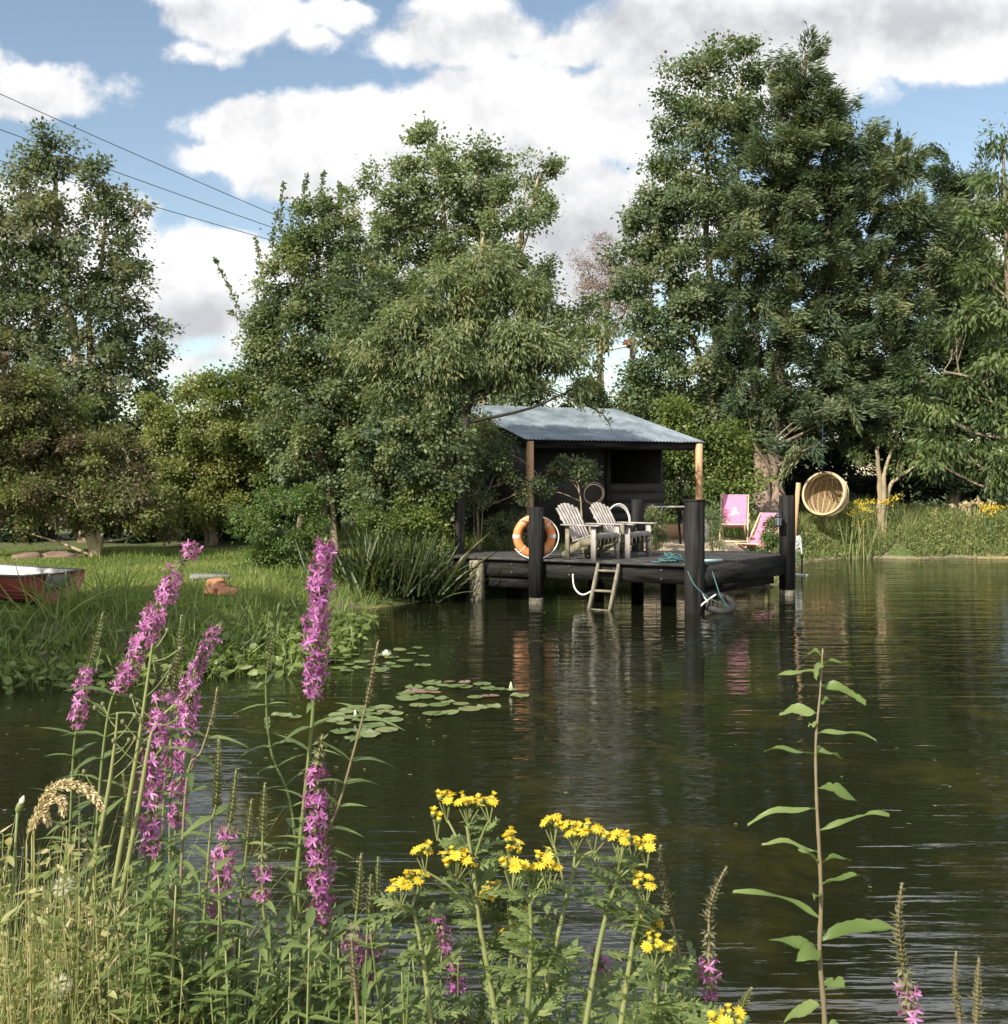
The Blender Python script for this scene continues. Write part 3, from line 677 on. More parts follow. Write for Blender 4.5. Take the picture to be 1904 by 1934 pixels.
# ------------------------------------------------------------------ far-side furniture
def make_deckchair(name_label, loc, rz, group):
    root = thing('deckchair', name_label, 'deckchair', (0, 0, 0), group); W = .25
    # local: x to the sitter's front, z up; the long back frame leans back, the short front frame carries the seat end
    bt, bb = np.array((-.62, 0, .92)), np.array((.18, 0, .02)); ft, fb = np.array((.42, 0, .36)), np.array((-.42, 0, .02))
    for s in (-1, 1):
        o = np.array((0, s * (W + .02), 0)); b = MB(); b.board(bt + o, bb + o, .045, .025); b.build('back_rail', M['beech'], root)
        o = np.array((0, s * (W - .03), 0)); b = MB(); b.board(ft + o, fb + o, .045, .024); b.build('seat_rail', M['beech'], root)
    for pc, ww in ((bt, W + .04), (ft, W + .02), (bb, W + .04), (fb, W)):
        b = MB(); b.tube([pc + (0, -ww, 0), pc + (0, ww, 0)], .014, 8); b.build('crossbar', M['beech'], root)
    for s in (-1, 1): b = MB(); b.board(np.array((-.30, s * (W + .045), .56)), np.array((-.60, s * (W + .045), .04)), .03, .018); b.build('prop', M['beech'], root)
    c = spline([bt + (.02, 0, .012), (-.44, 0, .66), (-.20, 0, .42), (.08, 0, .30), (.42, 0, .375)], 18); b = MB(); n = len(c)
    V = np.concatenate((c + (0, -W + .01, 0), c + (0, W - .01, 0), c + (-.004, -W + .01, -.005), c + (-.004, W - .01, -.005)))
    b.add(V, [(i, i + 1, n + i + 1, n + i) for i in range(n - 1)] + [(2 * n + i, 3 * n + i, 3 * n + i + 1, 2 * n + i + 1) for i in range(n - 1)])
    sl = b.build('sling', M['pink'], root, smooth=True)
    # pale flower print: five petals and a small bud, lying on the cloth
    e = MB(); k = c[6]; t = norm(c[3] - c[9]); nn = np.array((t[2], 0, -t[0])); y = np.array((0, 1., 0))
    for (py, pt, ry, rt, an) in ((-.035, -.02, .05, .03, .5), (.06, .0, .035, .026, -.6), (.02, .055, .036, .024, -.5), (-.035, .06, .034, .022, .5), (.025, .11, .024, .016, -.4), (-.01, .125, .018, .013, .3), (.0, .155, .012, .01, 0)):
        w = np.arange(14) * 2 * math.pi / 14; lx, ly = np.cos(w) * ry, np.sin(w) * rt
        qy = py + lx * math.cos(an) - ly * math.sin(an); qt = pt + lx * math.sin(an) + ly * math.cos(an)
        lay = np.array([np.interp(-(qt_), np.concatenate(([0], np.cumsum(np.linalg.norm(np.diff(c[3:14], axis=0), axis=1)))) - np.linalg.norm(c[6] - c[3]), np.arange(3, 14)) for qt_ in qt])
        idx = lay.astype(int); fr = (lay - idx)[:, None]; base = c[idx] * (1 - fr) + c[np.minimum(idx + 1, n - 1)] * fr
        V = base + qy[:, None] * y + nn * .006; ctr = V.mean(0)
        e.add(np.vstack((V, ctr)), tris=[(14, i, (i + 1) % 14) for i in range(14)])
    e.build('flower_print', M['white_print'], sl)
    root.location = [float(v) for v in loc]; root.rotation_euler.z = rz
    return root


def make_far_things():
    def at(px, Y, dz=0): p = over(px, 0, Y); p[2] += dz; return p
    make_deckchair('pink deckchair facing the pond with its white flower print in full view', at(1386, 21.6), math.radians(-104), 'pink deckchairs on the gravel')
    make_deckchair('pink deckchair seen from its side behind the far right jetty post', at(1431, 21.2), math.radians(-132), 'pink deckchairs on the gravel')
    # hanging wicker chair
    c = P(1556, 932, 27.2); R = .545; nrm = norm(np.array((-.60, -.76, .20))); a = norm(np.cross(nrm, (0, 0, 1))); ax = np.array((a, np.cross(nrm, a), nrm))
    t = thing('hanging_chair', 'round wicker hanging chair under the dark conifer by the water', 'chair', c - (0, 0, .55))
    off = .11; ctr = c - nrm * off; up = norm(np.array((.16, -.05, 1.))); su = norm(np.cross(up, nrm)); fw = np.cross(su, up); basis = np.array((su, fw, up)); fu = nrm @ fw
    def runs(mb, pts, r, k):
        inside = (pts - ctr) @ nrm <= off + .004; q = []
        for p, ins in zip(pts, inside):
            if ins: q.append(p)
            elif len(q) > 2: mb.tube(q, r, k); q = []
            else: q = []
        if len(q) > 2: mb.tube(q, r, k)
    w = np.linspace(0, 2 * math.pi, 73) + math.atan2(fu, nrm @ su) - 0.0; b = MB()
    for f in np.linspace(-.985, .985, 44):
        rr = R * math.sqrt(1 - f * f); runs(b, np.stack((np.cos(w) * rr, np.sin(w) * rr, 0 * w + f * R), -1) @ basis + ctr, .0072, 4)
    b.build('weave', M['wicker'], t, smooth=True)
    b = MB(); la = np.linspace(-math.pi / 2 + .05, math.pi / 2 - .05, 60)
    for k in range(22):
        u = k * 2 * math.pi / 22; runs(b, np.stack((np.cos(u) * np.cos(la), np.sin(u) * np.cos(la), np.sin(la)), -1) * (R + .006) @ basis + ctr, .012, 5)
    for f in (-.5, -.2, .08): b.torus(ctr + nrm * f * R, R * math.sqrt(1 - f * f) + .014, .016, ax, 48, 6)
    b.build('rib', M['wicker_pale'], t, smooth=True)
    b = MB()
    for k, (dr, dz) in enumerate(((0, 0), (.012, .02), (-.012, .02), (.02, -.015))): b.torus(ctr + nrm * (off + dz), R * math.sqrt(1 - (off / R) ** 2) + dr, .018, ax, 56, 7)
    b.build('rim', M['wicker_pale'], t, smooth=True)
    top = c + np.array((-.02, 0.02, R * 1.0)); b = MB(); b.tube([top - (0, 0, .03), top + (0, .0, 1.50)], .011, 6); b.torus(top + (0, .03, 1.56), .06, .014, np.array(((0, 1., 0), (0, 0, 1.), (1., 0, 0))), 16, 6); b.torus(top, .03, .01, None, 14, 5); b.build('rope', M['blue_rope'], t)
    # leaning plank
    b = MB(); p = at(1491, 20.3, -.05); b.board(p, P(1508, 912, 20.5), .075, .05, up=(1, 0, 0)); tag(centred(b.build('plank', M['new_wood'])), 'pale wooden plank leaning upright behind the far right jetty post', 'plank')
    # table behind the corner post
    p = P(1262, 957, 20.6); t = thing('garden_table', 'small grey wooden table standing on the gravel in front of the shed', 'table', (p[0], p[1], ground_at(p[0], p[1])))
    b = MB(); b.box(p, (.62, .5, .03)); b.build('tabletop', M['grey_wood'], t)
    for sx, sy in ((-.22, -.2), (.24, -.18), (-.2, .2), (.22, .2)):
        b = MB(); b.board(p + (sx, sy, 0), (p[0] + sx * 1.25, p[1] + sy * 1.2, ground_at(p[0], p[1]) - .02), .04, .03, up=(1, 0, 0)); b.build('leg', M['black_beam'], t)
    # planter, gas burner, stones
    p = at(1281, 22.0); b = MB(); A = np.array(((.95, .3, 0), (-.3, .95, 0), (0, 0, 1)))
    for dx, dy, sx, sy in ((0, -.2, .8, .03), (0, .2, .8, .03), (-.385, 0, .03, .37), (.385, 0, .03, .37)): b.box(p + np.array((dx, dy, .14)) @ A, (sx, sy, .30), A)
    b.box(p + (0, 0, .2), (.72, .36, .02), A)
    tag(centred(b.build('planter', M['terracotta'])), 'low tan wooden planter box on the gravel left of the front jetty post', 'planter')
    p = at(1330, 21.4); b = MB(); b.lathe([(.0, 0), (.10, 0), (.11, .04), (.10, .30), (.06, .36), (.06, .42), (0, .43)], p, k=18); tag(centred(b.build('grey_urn', M['slab'], smooth=True)), 'small grey urn standing on the gravel left of the pink deckchairs', 'urn')
    rng = np.random.default_rng(21)
    def stone(px, Y, s, label, mat='stone', dz=0, group='stones behind the jetty'):
        p = at(px, Y, dz); b = MB(); k, m = 22, 13; a = np.linspace(-math.pi / 2, math.pi / 2, m); th = np.arange(k) * 2 * math.pi / k
        gq = rng.uniform(-.30, .22, (5, 6)); r = 1 + gq[np.linspace(0, 4, m).round().astype(int)][:, np.linspace(0, 5.99, k).astype(int)] + rng.uniform(-.06, .06, (m, k)); r[0] = 1; r[-1] = 1
        V = np.stack((np.cos(a)[:, None] * np.cos(th) * s[0] * r, np.cos(a)[:, None] * np.sin(th) * s[1] * r, (np.sign(np.sin(a)) * np.abs(np.sin(a)) ** .6)[:, None] * s[2] * r), -1).reshape(-1, 3)
        i = np.arange(m - 1)[:, None] * k; j = np.arange(k)[None]; jn = (j + 1) % k
        b.add(V + p + (0, 0, s[2] * .28), np.stack((i + j, i + jn, i + k + jn, i + k + j), -1).reshape(-1, 4)); tag(centred(b.build('stone', M[mat])), label, 'stone', group)
    stone(1322, 20.0, (.16, .12, .09), 'rough tan stone just right of the front jetty post'); stone(1396, 19.9, (.20, .14, .10), 'broad pale stone under the facing pink deckchair')
    stone(1425, 20.0, (.19, .13, .10), 'rounded stone left of the small bush on the jetty'); stone(1375, 20.2, (.13, .12, .07), 'small stone left of the broad pale one behind the jetty')
    stone(1230, 20.4, (.15, .12, .06), 'flat stone beneath the legs of the small grey table'); stone(1445, 19.8, (.10, .1, .07), 'smallest stone at the foot of the small bush on the jetty')
    stone(112, 19.4, (.42, .26, .10), 'long pink sandstone boulder at the lawn edge behind the boat', group='sandstone on the lawn'); stone(55, 19.3, (.26, .22, .09), 'pink sandstone boulder left of the long one behind the boat', group='sandstone on the lawn')
    for px, Y, s, l in ((410, 14.3, (.13, .13, .07), 'upper red stone slab stepping down the left bank'), (404, 13.6, (.12, .12, .06), 'left lower red stone step in the left bank'), (428, 13.6, (.16, .12, .06), 'right lower red stone step in the left bank'), (415, 13.9, (.09, .09, .06), 'small red stone between the steps of the left bank')):
        stone(px, Y, s, l, 'brick', .05, 'red stones in the left bank')
    b = MB(); p = at(397, 15.4, .05); b.box(p, (.55, .42, .05), norm(np.array(((1, .25, 0), (-.25, 1, 0), (0, 0, 1))))); tag(centred(b.build('stone_slab', M['slab'])), 'flat grey stone slab lying in the grass above the red steps', 'slab')
    # fountain
    p = np.array((6.13, 22.5, 0)); t = thing('fountain', 'small fountain jet splashing beside the far right jetty post', 'fountain', p)
    b = MB(); b.tube([p + (.05, 0, -.6), p + (.05, 0, .42)], .022, 8); b.build('pipe', M['rubber'], t)
    dr = MB(); n = 800; a = rng.uniform(0, 2 * math.pi, n); s = rng.uniform(0, 1, n); vx = rng.normal(0, .06, n) - .22; vy = rng.normal(0, .05, n); zt = .42 + 1.75 * s - 2.3 * s * s + rng.normal(0, .03, n)
    keep = zt > 0
    for x, y, z, r in zip((p[0] + .05 + vx * s)[keep], (p[1] + vy * s)[keep], zt[keep], rng.uniform(.004, .012, n)[keep]): dr.ball((x, y, z), r, 5, 4, scale=(1, 1, 1.6))
    for k in range(90):
        an = rng.uniform(0, 6.28); rr = rng.uniform(0, .24); dr.ball((p[0] + rr * math.cos(an) - .05, p[1] + rr * math.sin(an), .01), rng.uniform(.006, .02), 5, 4, scale=(1.6, 1.6, .6))
    m, tt, out = material('spray_water'); g = tt.new('ShaderNodeBsdfPrincipled'); g.inputs['Base Color'].default_value = (.8, .82, .82, 1); g.inputs['Roughness'].default_value = .1; g.inputs['Alpha'].default_value = .55; tt.links.new(g.outputs[0], out.inputs[0])
    sp = dr.build('spray', m, t, smooth=True)


make_far_things()


# ------------------------------------------------------------------ boat on the lawn
def make_boat():
    Lp, Rp = np.array((-5.37, 12.2)), np.array((-5.05, 13.1)); mid = (Lp + Rp) / 2; wv = (Rp - Lp); Wd = np.linalg.norm(wv); wv = wv / Wd; fw = np.array((-wv[1], wv[0]))   # fw towards the bow
    g = .50; root = thing('rowing_boat', 'red dinghy with a white inside pulled up on the lawn', 'boat', (mid[0], mid[1], g))
    W3, F3, Z3 = np.array((wv[0], wv[1], 0)), np.array((fw[0], fw[1], 0)), np.array((0, 0, 1.)); O = np.array((mid[0], mid[1], 0))
    st = np.linspace(0, 1, 13); Ln = 2.5; K = 9
    def sect(s, sh=0.):
        hw = (Wd / 2) * (1 + .22 * math.sin(min(s * 1.7, 1.57))) * (1 - max(0, (s - .45) / .55) ** 2.1) + .004 - sh; sheer = .865 + .07 * s * s; keel = .50 + .04 * s + .22 * max(0, s - .75) ** 1.5 * 4 + sh; rake = Ln * s
        pts = []
        for k in range(2 * K + 1):
            q = (k - K) / K; y = hw * math.copysign(abs(math.sin(q * math.pi / 2)) ** .72, q); h = keel + (sheer - keel) * (abs(q) ** 1.7)
            pts.append(O + F3 * (rake + (.10 * (h - .5) if s == 0 else 0)) + W3 * y * (.80 + .20 * (h - keel) / max(sheer - keel, .01)) + Z3 * h)
        return pts
    def skin(sh, mat, name, flip):
        b = MB(); R = [sect(s, sh) for s in st]; n = 2 * K + 1; V = [p for r in R for p in r]
        b.add(V, [((i * n + k), (i * n + k + 1), ((i + 1) * n + k + 1), ((i + 1) * n + k)) for i in range(len(st) - 1) for k in range(n - 1)])
        return b.build(name, mat, root, smooth=True), R
    o, R = skin(0, M['boat_red'], 'hull', False); skin(.025, M['boat_white'], 'inner_hull', True)
    # lapped strakes
    b = MB()
    for k in (1, 2, 3):
        for side in (k + 2, 2 * K - k - 2): b.tube([r[side] + (r[side] - O - F3 * 0 - r[K] + O) * .012 for r in R], .007, 5)
    b.build('strake', M['boat_red'], root, smooth=True)
    # transom
    T = sect(0); b = MB(); n = len(T); back = -F3 * .03; ctr = O + Z3 * .74
    topl, topr = T[0], T[-1]; V = T + [p + back for p in T]
    b.add(V + [ctr, ctr + back], [(i, n + i, n + i + 1, i + 1) for i in range(n - 1)] + [(0, n - 1, 2 * n - 1, n)], [(2 * n, i + 1, i) for i in range(n - 1)] + [(2 * n + 1, n + i, n + i + 1) for i in range(n - 1)] + [(2 * n, 0, n - 1), (2 * n + 1, 2 * n - 1, n)])
    tr = b.build('transom', M['boat_red'], root)
    ax = np.array((W3, -F3, Z3)); pc = O - F3 * .042 - W3 * .04 + Z3 * .765
    b = MB(); w = np.arange(32) * 2 * math.pi / 32; sq = lambda c: np.sign(c) * np.abs(c) ** .45
    ring = np.stack((sq(np.cos(w)) * .20, 0 * w, sq(np.sin(w)) * .085), -1) @ ax + pc; b.add(np.vstack((ring, ring - F3 * .012, pc[None] - F3 * .012)), [(i, (i + 1) % 32, 32 + (i + 1) % 32, 32 + i) for i in range(32)], [(64, 32 + i, 32 + (i + 1) % 32) for i in range(32)])
    pad = b.build('motor_pad', M['boat_pad'], tr); b = MB(); b.torus(pc - F3 * .014 - W3 * .12 + Z3 * .035, .022, .007, np.array((W3, Z3, -F3)), 20, 6); b.build('drain_ring', M['boat_pad'], pad)
    b = MB(); hc = O + Z3 * .868 + W3 * .0 - F3 * .02
    b.tube(spline([hc - W3 * .15 + Z3 * .01, hc - W3 * .145 - Z3 * .055, hc + W3 * .10 - Z3 * .055, hc + W3 * .11 + Z3 * .01], 14), .016, 6); b.build('handle', M['boat_white'], tr, smooth=True)
    b = MB(); 
    for side in (0, 2 * K): b.tube([r[side] for r in R], .017, 6)
    b.tube([T[0] + Z3 * .002, hc - W3 * .17 + Z3 * .0], .014, 6); b.tube([hc + W3 * .13, T[-1]], .014, 6); b.build('gunwale', M['boat_trim'], root, smooth=True)
    b = MB(); b.box(O - F3 * .05 + Z3 * .60 + W3 * .05, (.03, .03, .12), ax); b.box(O - F3 * .06 + Z3 * .60 + W3 * .05, (.07, .02, .02), ax); b.build('rudder_fitting', M['steel'], root)
    b = MB(); b.box(O + F3 * .9 + Z3 * .75, (1.02, .22, .03), ax); b.build('thwart', M['boat_white'], root)


make_boat()


# ------------------------------------------------------------------ power line and far building
def make_far_background():
    Y = 44.0; a, c = P(1150, 660, Y), P(1238, 643, Y + 2.5); mid = (a + c) / 2; t = thing('utility_pole', 'wooden pole with a pale crossarm and three brown insulators behind the trees', 'pole', (mid[0], mid[1], ground_at(mid[0], mid[1])))
    b = MB(); b.tube([(mid[0], mid[1] + .2, 0), (mid[0], mid[1] + .2, mid[2] + .4)], [.15, .11], 10); b.build('pole', M['bark'], t, smooth=True)
    b = MB(); b.board(a - (c - a) * .06, c + (c - a) * .06, .11, .09); b.board(a * .35 + c * .65, mid - (0, 0, .45), .05, .05); b.build('crossarm', M['crossarm'], t)
    ends = []
    for f in (.02, .5, .98):
        p = a + (c - a) * f - np.array((.25, .3, 0)); b = MB(); A = norm(np.array(((.5, -.86, 0), (0, 0, 1), (.86, .5, 0))))
        A = np.array(((.77, -.64, 0), (0, 0, 1.), (-.64, -.77, 0)))
        b.lathe([(.02, -.25), (.17, -.12), (.05, -.10), (.17, .0), (.05, .02), (.17, .12), (.04, .14), (.03, .25)], p, A, 18); b.build('insulator', M['insulator'], t, smooth=True); ends.append(p)
    for e, (px, py), l in zip(ends, ((-60, 150), (-60, 222), (-60, 285)), ('topmost power line crossing the blue sky on the left', 'middle power line crossing the sky behind the left tree', 'lowest power line behind the tall left tree')):
        p1 = P(px, py, 30.0); k = spline([e, p1], 30); s = np.linspace(0, 1, 30); k[:, 2] -= .55 * 4 * s * (1 - s) * .35
        k2 = np.vstack((k, k[-1] + (k[-1] - k[-2]) * 8)); b = MB(); b.tube(k2, .012, 5); tag(centred(b.build('power_line', M['wire'])), l, 'cable', 'overhead power lines')
    p = P(1194, 790, 33); b = thing('white_outbuilding', 'cream rendered outbuilding just visible behind the corrugated roof', 'building', (p[0] + .0, 34, .7))
    w = MB(); w.box((p[0] + .05, 34, 2.35), (1.25, 2, 3.4)); w.build('wall', M['cream_wall'], b)
    w = MB(); w.box((p[0] + .05, 34, 4.09), (1.35, 2.1, .07)); w.build('roof', M['slab'], b)


make_far_background()

# ------------------------------------------------------------------ trees and shrubs
DENS, COVER = 1.35, 1.45


def rvec(rng, n):
    v = rng.normal(size=(n, 3)); return norm(v)


def crown_clumps(lobes, Y, rng, cr, dens, depth):
    """leaf-clump centres spread through lobes given as (px, py, rx, ry[, distance offset])"""
    out, ow, own, lc = [], [], [], []
    for li, lb in enumerate(lobes):
        px, py, rx, ry = lb[:4]; dy = lb[4] if len(lb) > 4 else rng.uniform(-.35, .35) * rx * Y / F
        c = P(px, py, Y + dy); a, b = rx * Y / F, ry * Y / F; d = depth * min(1.6 * min(a, b), .5 * (a + b)); lc.append(c)
        n = max(2, int(dens * 2.2 * a * b / cr ** 2)); u = rvec(rng, n); r = rng.uniform(.12, 1, n) ** .5 * np.where(rng.uniform(size=n) < .16, 1.22, 1.)
        out.append(c + u * np.array((a, d, b)) * r[:, None]); ow.append(norm(u * np.array((1 / a, 1 / d, 1 / b)))); own.append(np.full(n, li))
    return np.vstack(out), np.vstack(ow), np.concatenate(own), np.array(lc)


def make_tree(name, label, cat, Y, base, lobes, mat, bark, leaf=(.075, .05), cr=.34, dens=1., cover=1.5, depth=.9, mode='broad', trunks=None, tr=.14, seed=0, group=None,
              shoots=(), limb=.3, wood=True, tint=(.5, .22), zbase=None, extra=()):
    rng = np.random.default_rng(seed); b3 = P(base[0], base[1], Y + (base[2] if len(base) > 2 else 0)); g = ground_at(b3[0], b3[1]); b3[2] = max(g, .02) if zbase is None else zbase
    root = thing(name, label, cat, b3, group)
    cc, ow, own, lc = crown_clumps(lobes, Y, rng, cr, dens * DENS, depth)
    keep = cc[:, 2] > b3[2] + .05; cc, ow, own = cc[keep], ow[keep], own[keep]; n = len(cc)
    # leaves
    L, W = leaf; K = np.maximum(4, (cover * COVER * math.pi * cr ** 2 / (L * W * .5) * rng.uniform(.5, 1.5, n)).astype(int)); idx = np.repeat(np.arange(n), K); m = len(idx)
    size = cr * rng.uniform(.7, 1.35, n)[idx]; q = rng.normal(size=(m, 3)) * .44; c, o = cc[idx], ow[idx]
    ct = np.clip(rng.normal(tint[0], tint[1], n), 0, 1); tn = np.clip(ct[idx] + rng.normal(0, .16, m), 0, 1)
    if mode == 'conifer':
        out = o.copy(); out[:, 2] = out[:, 2] * .3 + .12; out = norm(out + rvec(rng, n)[idx] * .45)
        along = rng.uniform(-.6, 1.1, m); side = np.cross(out, np.array((0, 0, 1.)))
        sp = rng.normal(0, .34, m) * (1.15 - along * .5)
        p = c + out * (along * size)[:, None] + side * (sp * size)[:, None] + np.array((0, 0, 1.)) * (rng.normal(0, .26, m) * size - .18 * along ** 2 * size)[:, None]
        d = norm(out * .9 + side * (np.sign(sp) * .55)[:, None] + rng.normal(0, .25, (m, 3)) + np.array((0, 0, -.12))); nn = norm(np.array((0, 0, .55)) + o * .5 + rng.normal(0, .6, (m, 3)))
    elif mode == 'weep':
        q[:, 2] *= .8; p = c + q * size[:, None]; d = norm(norm(q) * .55 + o * .35 + np.array((0, 0, -.65)) + rng.normal(0, .3, (m, 3))); nn = norm(o * .9 + np.array((0, 0, .5)) + rng.normal(0, .55, (m, 3)))
    else:
        q[:, 2] *= .72; p = c + q * size[:, None]; d = norm(norm(q) * .6 + o * .35 + rng.normal(0, .45, (m, 3)) + np.array((0, 0, -.22))); nn = norm(o * .55 + np.array((0, 0, .75)) + norm(q) * .3 + rng.normal(0, .45, (m, 3)) + rvec(rng, n)[idx] * .55)
    lb = MB(); sc = rng.uniform(.5, 1.4, m); lb.leaves(p, d, nn, L * sc, W * sc, .14, tn)
    # upright shoots standing out of the outline, leaves all along
    tw0, tw1 = [], []
    for sh in shoots:
        k = spline([P(x, y, Y + rng.uniform(-.5, .5) * 0) for x, y in sh], 14); tw0.append(k[:-1]); tw1.append(k[1:]); ln = np.linalg.norm(np.diff(k, axis=0), axis=1).sum()
        ns = int(ln / (L * .55)) * 4; t = rng.uniform(0, 1, ns) ** .8 * 12.99; i = t.astype(int); f = (t - i)[:, None]; p = k[i] * (1 - f) + k[i + 1] * f
        d = norm(rvec(rng, ns) + np.array((0, 0, .35))); lb.leaves(p + d * rng.uniform(0, .10, ns)[:, None] * (1 - t / 15)[:, None], d, rvec(rng, ns) + np.array((0, 0, .6)), L, W, .12, np.clip(rng.normal(.5, .2, ns), 0, 1))
    lb.build('crown', mat, root)
    if not wood: return root
    # trunk, limbs and twigs
    tb = MB(); tops = []
    trunks = trunks or [[(base[0], base[1]), (lobes[0][0], lobes[0][1])]]
    for k, tk in enumerate(trunks):
        pts = [b3 + np.array(((tk[0][0] - base[0]) / F * Y, 0, -.1))] + [P(x, y, Y + rng.uniform(-.15, .15)) for x, y in tk[1:]]; kk = spline(pts, 16); r0 = tr * (1 if k == 0 else .72)
        wob = rng.normal(0, r0 * .25, kk.shape); wob[0] = 0; kk = kk + wob; rad = np.linspace(r0, r0 * .22, 16); rad[0] *= 1.35; tb.tube(kk, rad, 9); tops.append((kk, rad))
    sp = np.vstack([k for k, _ in tops]); sr = np.concatenate([r for _, r in tops])
    for li in range(len(lc)):
        t = lc[li]; dd = np.linalg.norm((sp - t) * (1, 1, .8), axis=1) + np.where(sp[:, 2] > t[2] - .25 * np.linalg.norm(sp[:, :2] - t[:2], axis=1), 3., 0); j = int(np.argmin(dd)); s = sp[j]
        ln = np.linalg.norm(t - s)
        if ln < .1: lcen = [s, s + (0, 0, .1)]
        mid = s * .5 + t * .5 + np.array((0, 0, -.06 * ln)) + rng.normal(0, .05 * ln, 3); k = spline([s, mid, t], 9); r = np.linspace(min(sr[j] * .6, .018 + .013 * ln), .010, 9); tb.tube(k, r, 6)
        mine = np.where(own == li)[0]; pick = mine[rng.uniform(size=len(mine)) < limb]
        if len(pick):
            e = cc[pick]; f = rng.integers(2, 9, len(pick)); s2 = k[f]; md = (s2 + e) / 2 + rng.normal(0, .08, e.shape)
            tb.sticks(s2, md, .013, .010, 4); tb.sticks(md, e + ow[pick] * cr * .5, .010, .004, 4)
    for k0, k1 in zip(tw0, tw1): tb.sticks(k0, k1, .012, .008, 4)
    for (pts, r) in extra: kk = spline([P(x, y, Y + (z if True else 0)) for x, y, z in pts], 14); tb.tube(kk, np.linspace(r, r * .10, 14), 6)
    tb.build('trunk', bark, root, smooth=True); return root


make_tree('maple_tree', 'tall airy maple with pale tan trunks at the left edge behind the boat', 'tree', 24, (170, 1040), [
    (95, 285, 42, 50), (55, 345, 55, 70), (190, 345, 42, 45), (105, 430, 95, 90), (215, 430, 62, 75), (262, 400, 16, 32), (40, 480, 80, 90), (120, 560, 115, 100), (225, 560, 62, 95), (255, 655, 60, 50),
    (25, 620, 90, 80), (130, 680, 120, 90), (290, 655, 32, 50), (210, 760, 95, 80), (290, 760, 50, 50), (100, 260, 14, 30), (110, 800, 120, 100), (-60, 450, 70, 120), (-60, 600, 90, 130)], M['maple'], M['bark_pale'],
    (.09, .065), .30, .95, .95, trunks=[[(170, 1040), (165, 800), (130, 600), (105, 430), (95, 270)], [(182, 1040), (190, 780), (165, 620), (195, 480), (195, 340)], [(158, 1040), (130, 800), (75, 620), (50, 400)]], tr=.15, seed=1, limb=.35)
make_tree('plum_tree', 'low spreading bronze leaved plum tree over the lawn behind the boat', 'tree', 19.6, (180, 1052), [
    (40, 720, 85, 75), (10, 800, 90, 90), (70, 850, 100, 80), (190, 880, 95, 75), (130, 940, 120, 55), (250, 950, 80, 50), (290, 985, 48, 32), (60, 950, 80, 50), (-60, 860, 90, 140), (110, 790, 70, 60), (200, 960, 60, 45), (30, 1000, 30, 20), (235, 850, 50, 50)],
    M['plum'], M['bark_pale'], (.062, .042), .25, 1.0, 1.25, trunks=[[(180, 1052), (172, 1000), (150, 940), (90, 860), (40, 740)], [(184, 1052), (190, 990), (230, 930), (250, 880)]], tr=.12, seed=2, limb=.4, tint=(.45, .28))
make_tree('hawthorn_tree', 'yellow green hawthorn filling the gap left of the middle trees', 'tree', 23, (400, 1030), [
    (400, 800, 80, 70), (345, 860, 70, 80), (465, 770, 70, 65), (440, 890, 80, 75), (350, 735, 30, 30), (390, 725, 34, 28), (480, 850, 60, 60), (330, 950, 70, 60), (420, 960, 70, 40), (455, 720, 40, 30), (300, 800, 45, 60), (380, 890, 60, 60)],
    M['hawthorn'], M['bark'], (.06, .045), .28, 1.05, 1.3, trunks=[[(400, 1030), (405, 930), (420, 820), (440, 760)], [(395, 1030), (370, 900), (345, 780)]], tr=.10, seed=3)
make_tree('elm_tree', 'bushy mid green tree with upright leafy spires left of the shed', 'tree', 21.5, (612, 1020), [
    (565, 455, 32, 65), (600, 430, 32, 60), (560, 540, 62, 85), (615, 540, 70, 90), (650, 420, 36, 62), (540, 640, 72, 75), (650, 640, 95, 95), (500, 600, 30, 50), (560, 735, 95, 75), (650, 760, 105, 85), (480, 690, 35, 40), (600, 850, 100, 80), (700, 840, 80, 70),
    (520, 830, 60, 60), (670, 900, 80, 50), (750, 800, 60, 60), (690, 540, 45, 70)], M['elm'], M['bark'], (.07, .05), .28, 1.05, 1.35,
    trunks=[[(612, 1020), (615, 900), (605, 700), (600, 500), (590, 420)], [(560, 1020), (575, 880), (590, 780), (560, 620), (560, 470)], [(640, 1020), (625, 900), (660, 720), (655, 450)]], tr=.10, seed=4, tint=(.55, .25),
    shoots=[[(545, 480), (530, 420), (536, 345)], [(570, 460), (572, 390), (580, 330)], [(598, 450), (604, 385), (613, 325)], [(480, 640), (440, 560), (405, 488)], [(500, 560), (492, 500), (483, 450)], [(520, 520), (515, 460), (523, 400)], [(470, 640), (450, 600), (432, 590)], [(640, 420), (645, 370), (640, 345)]])
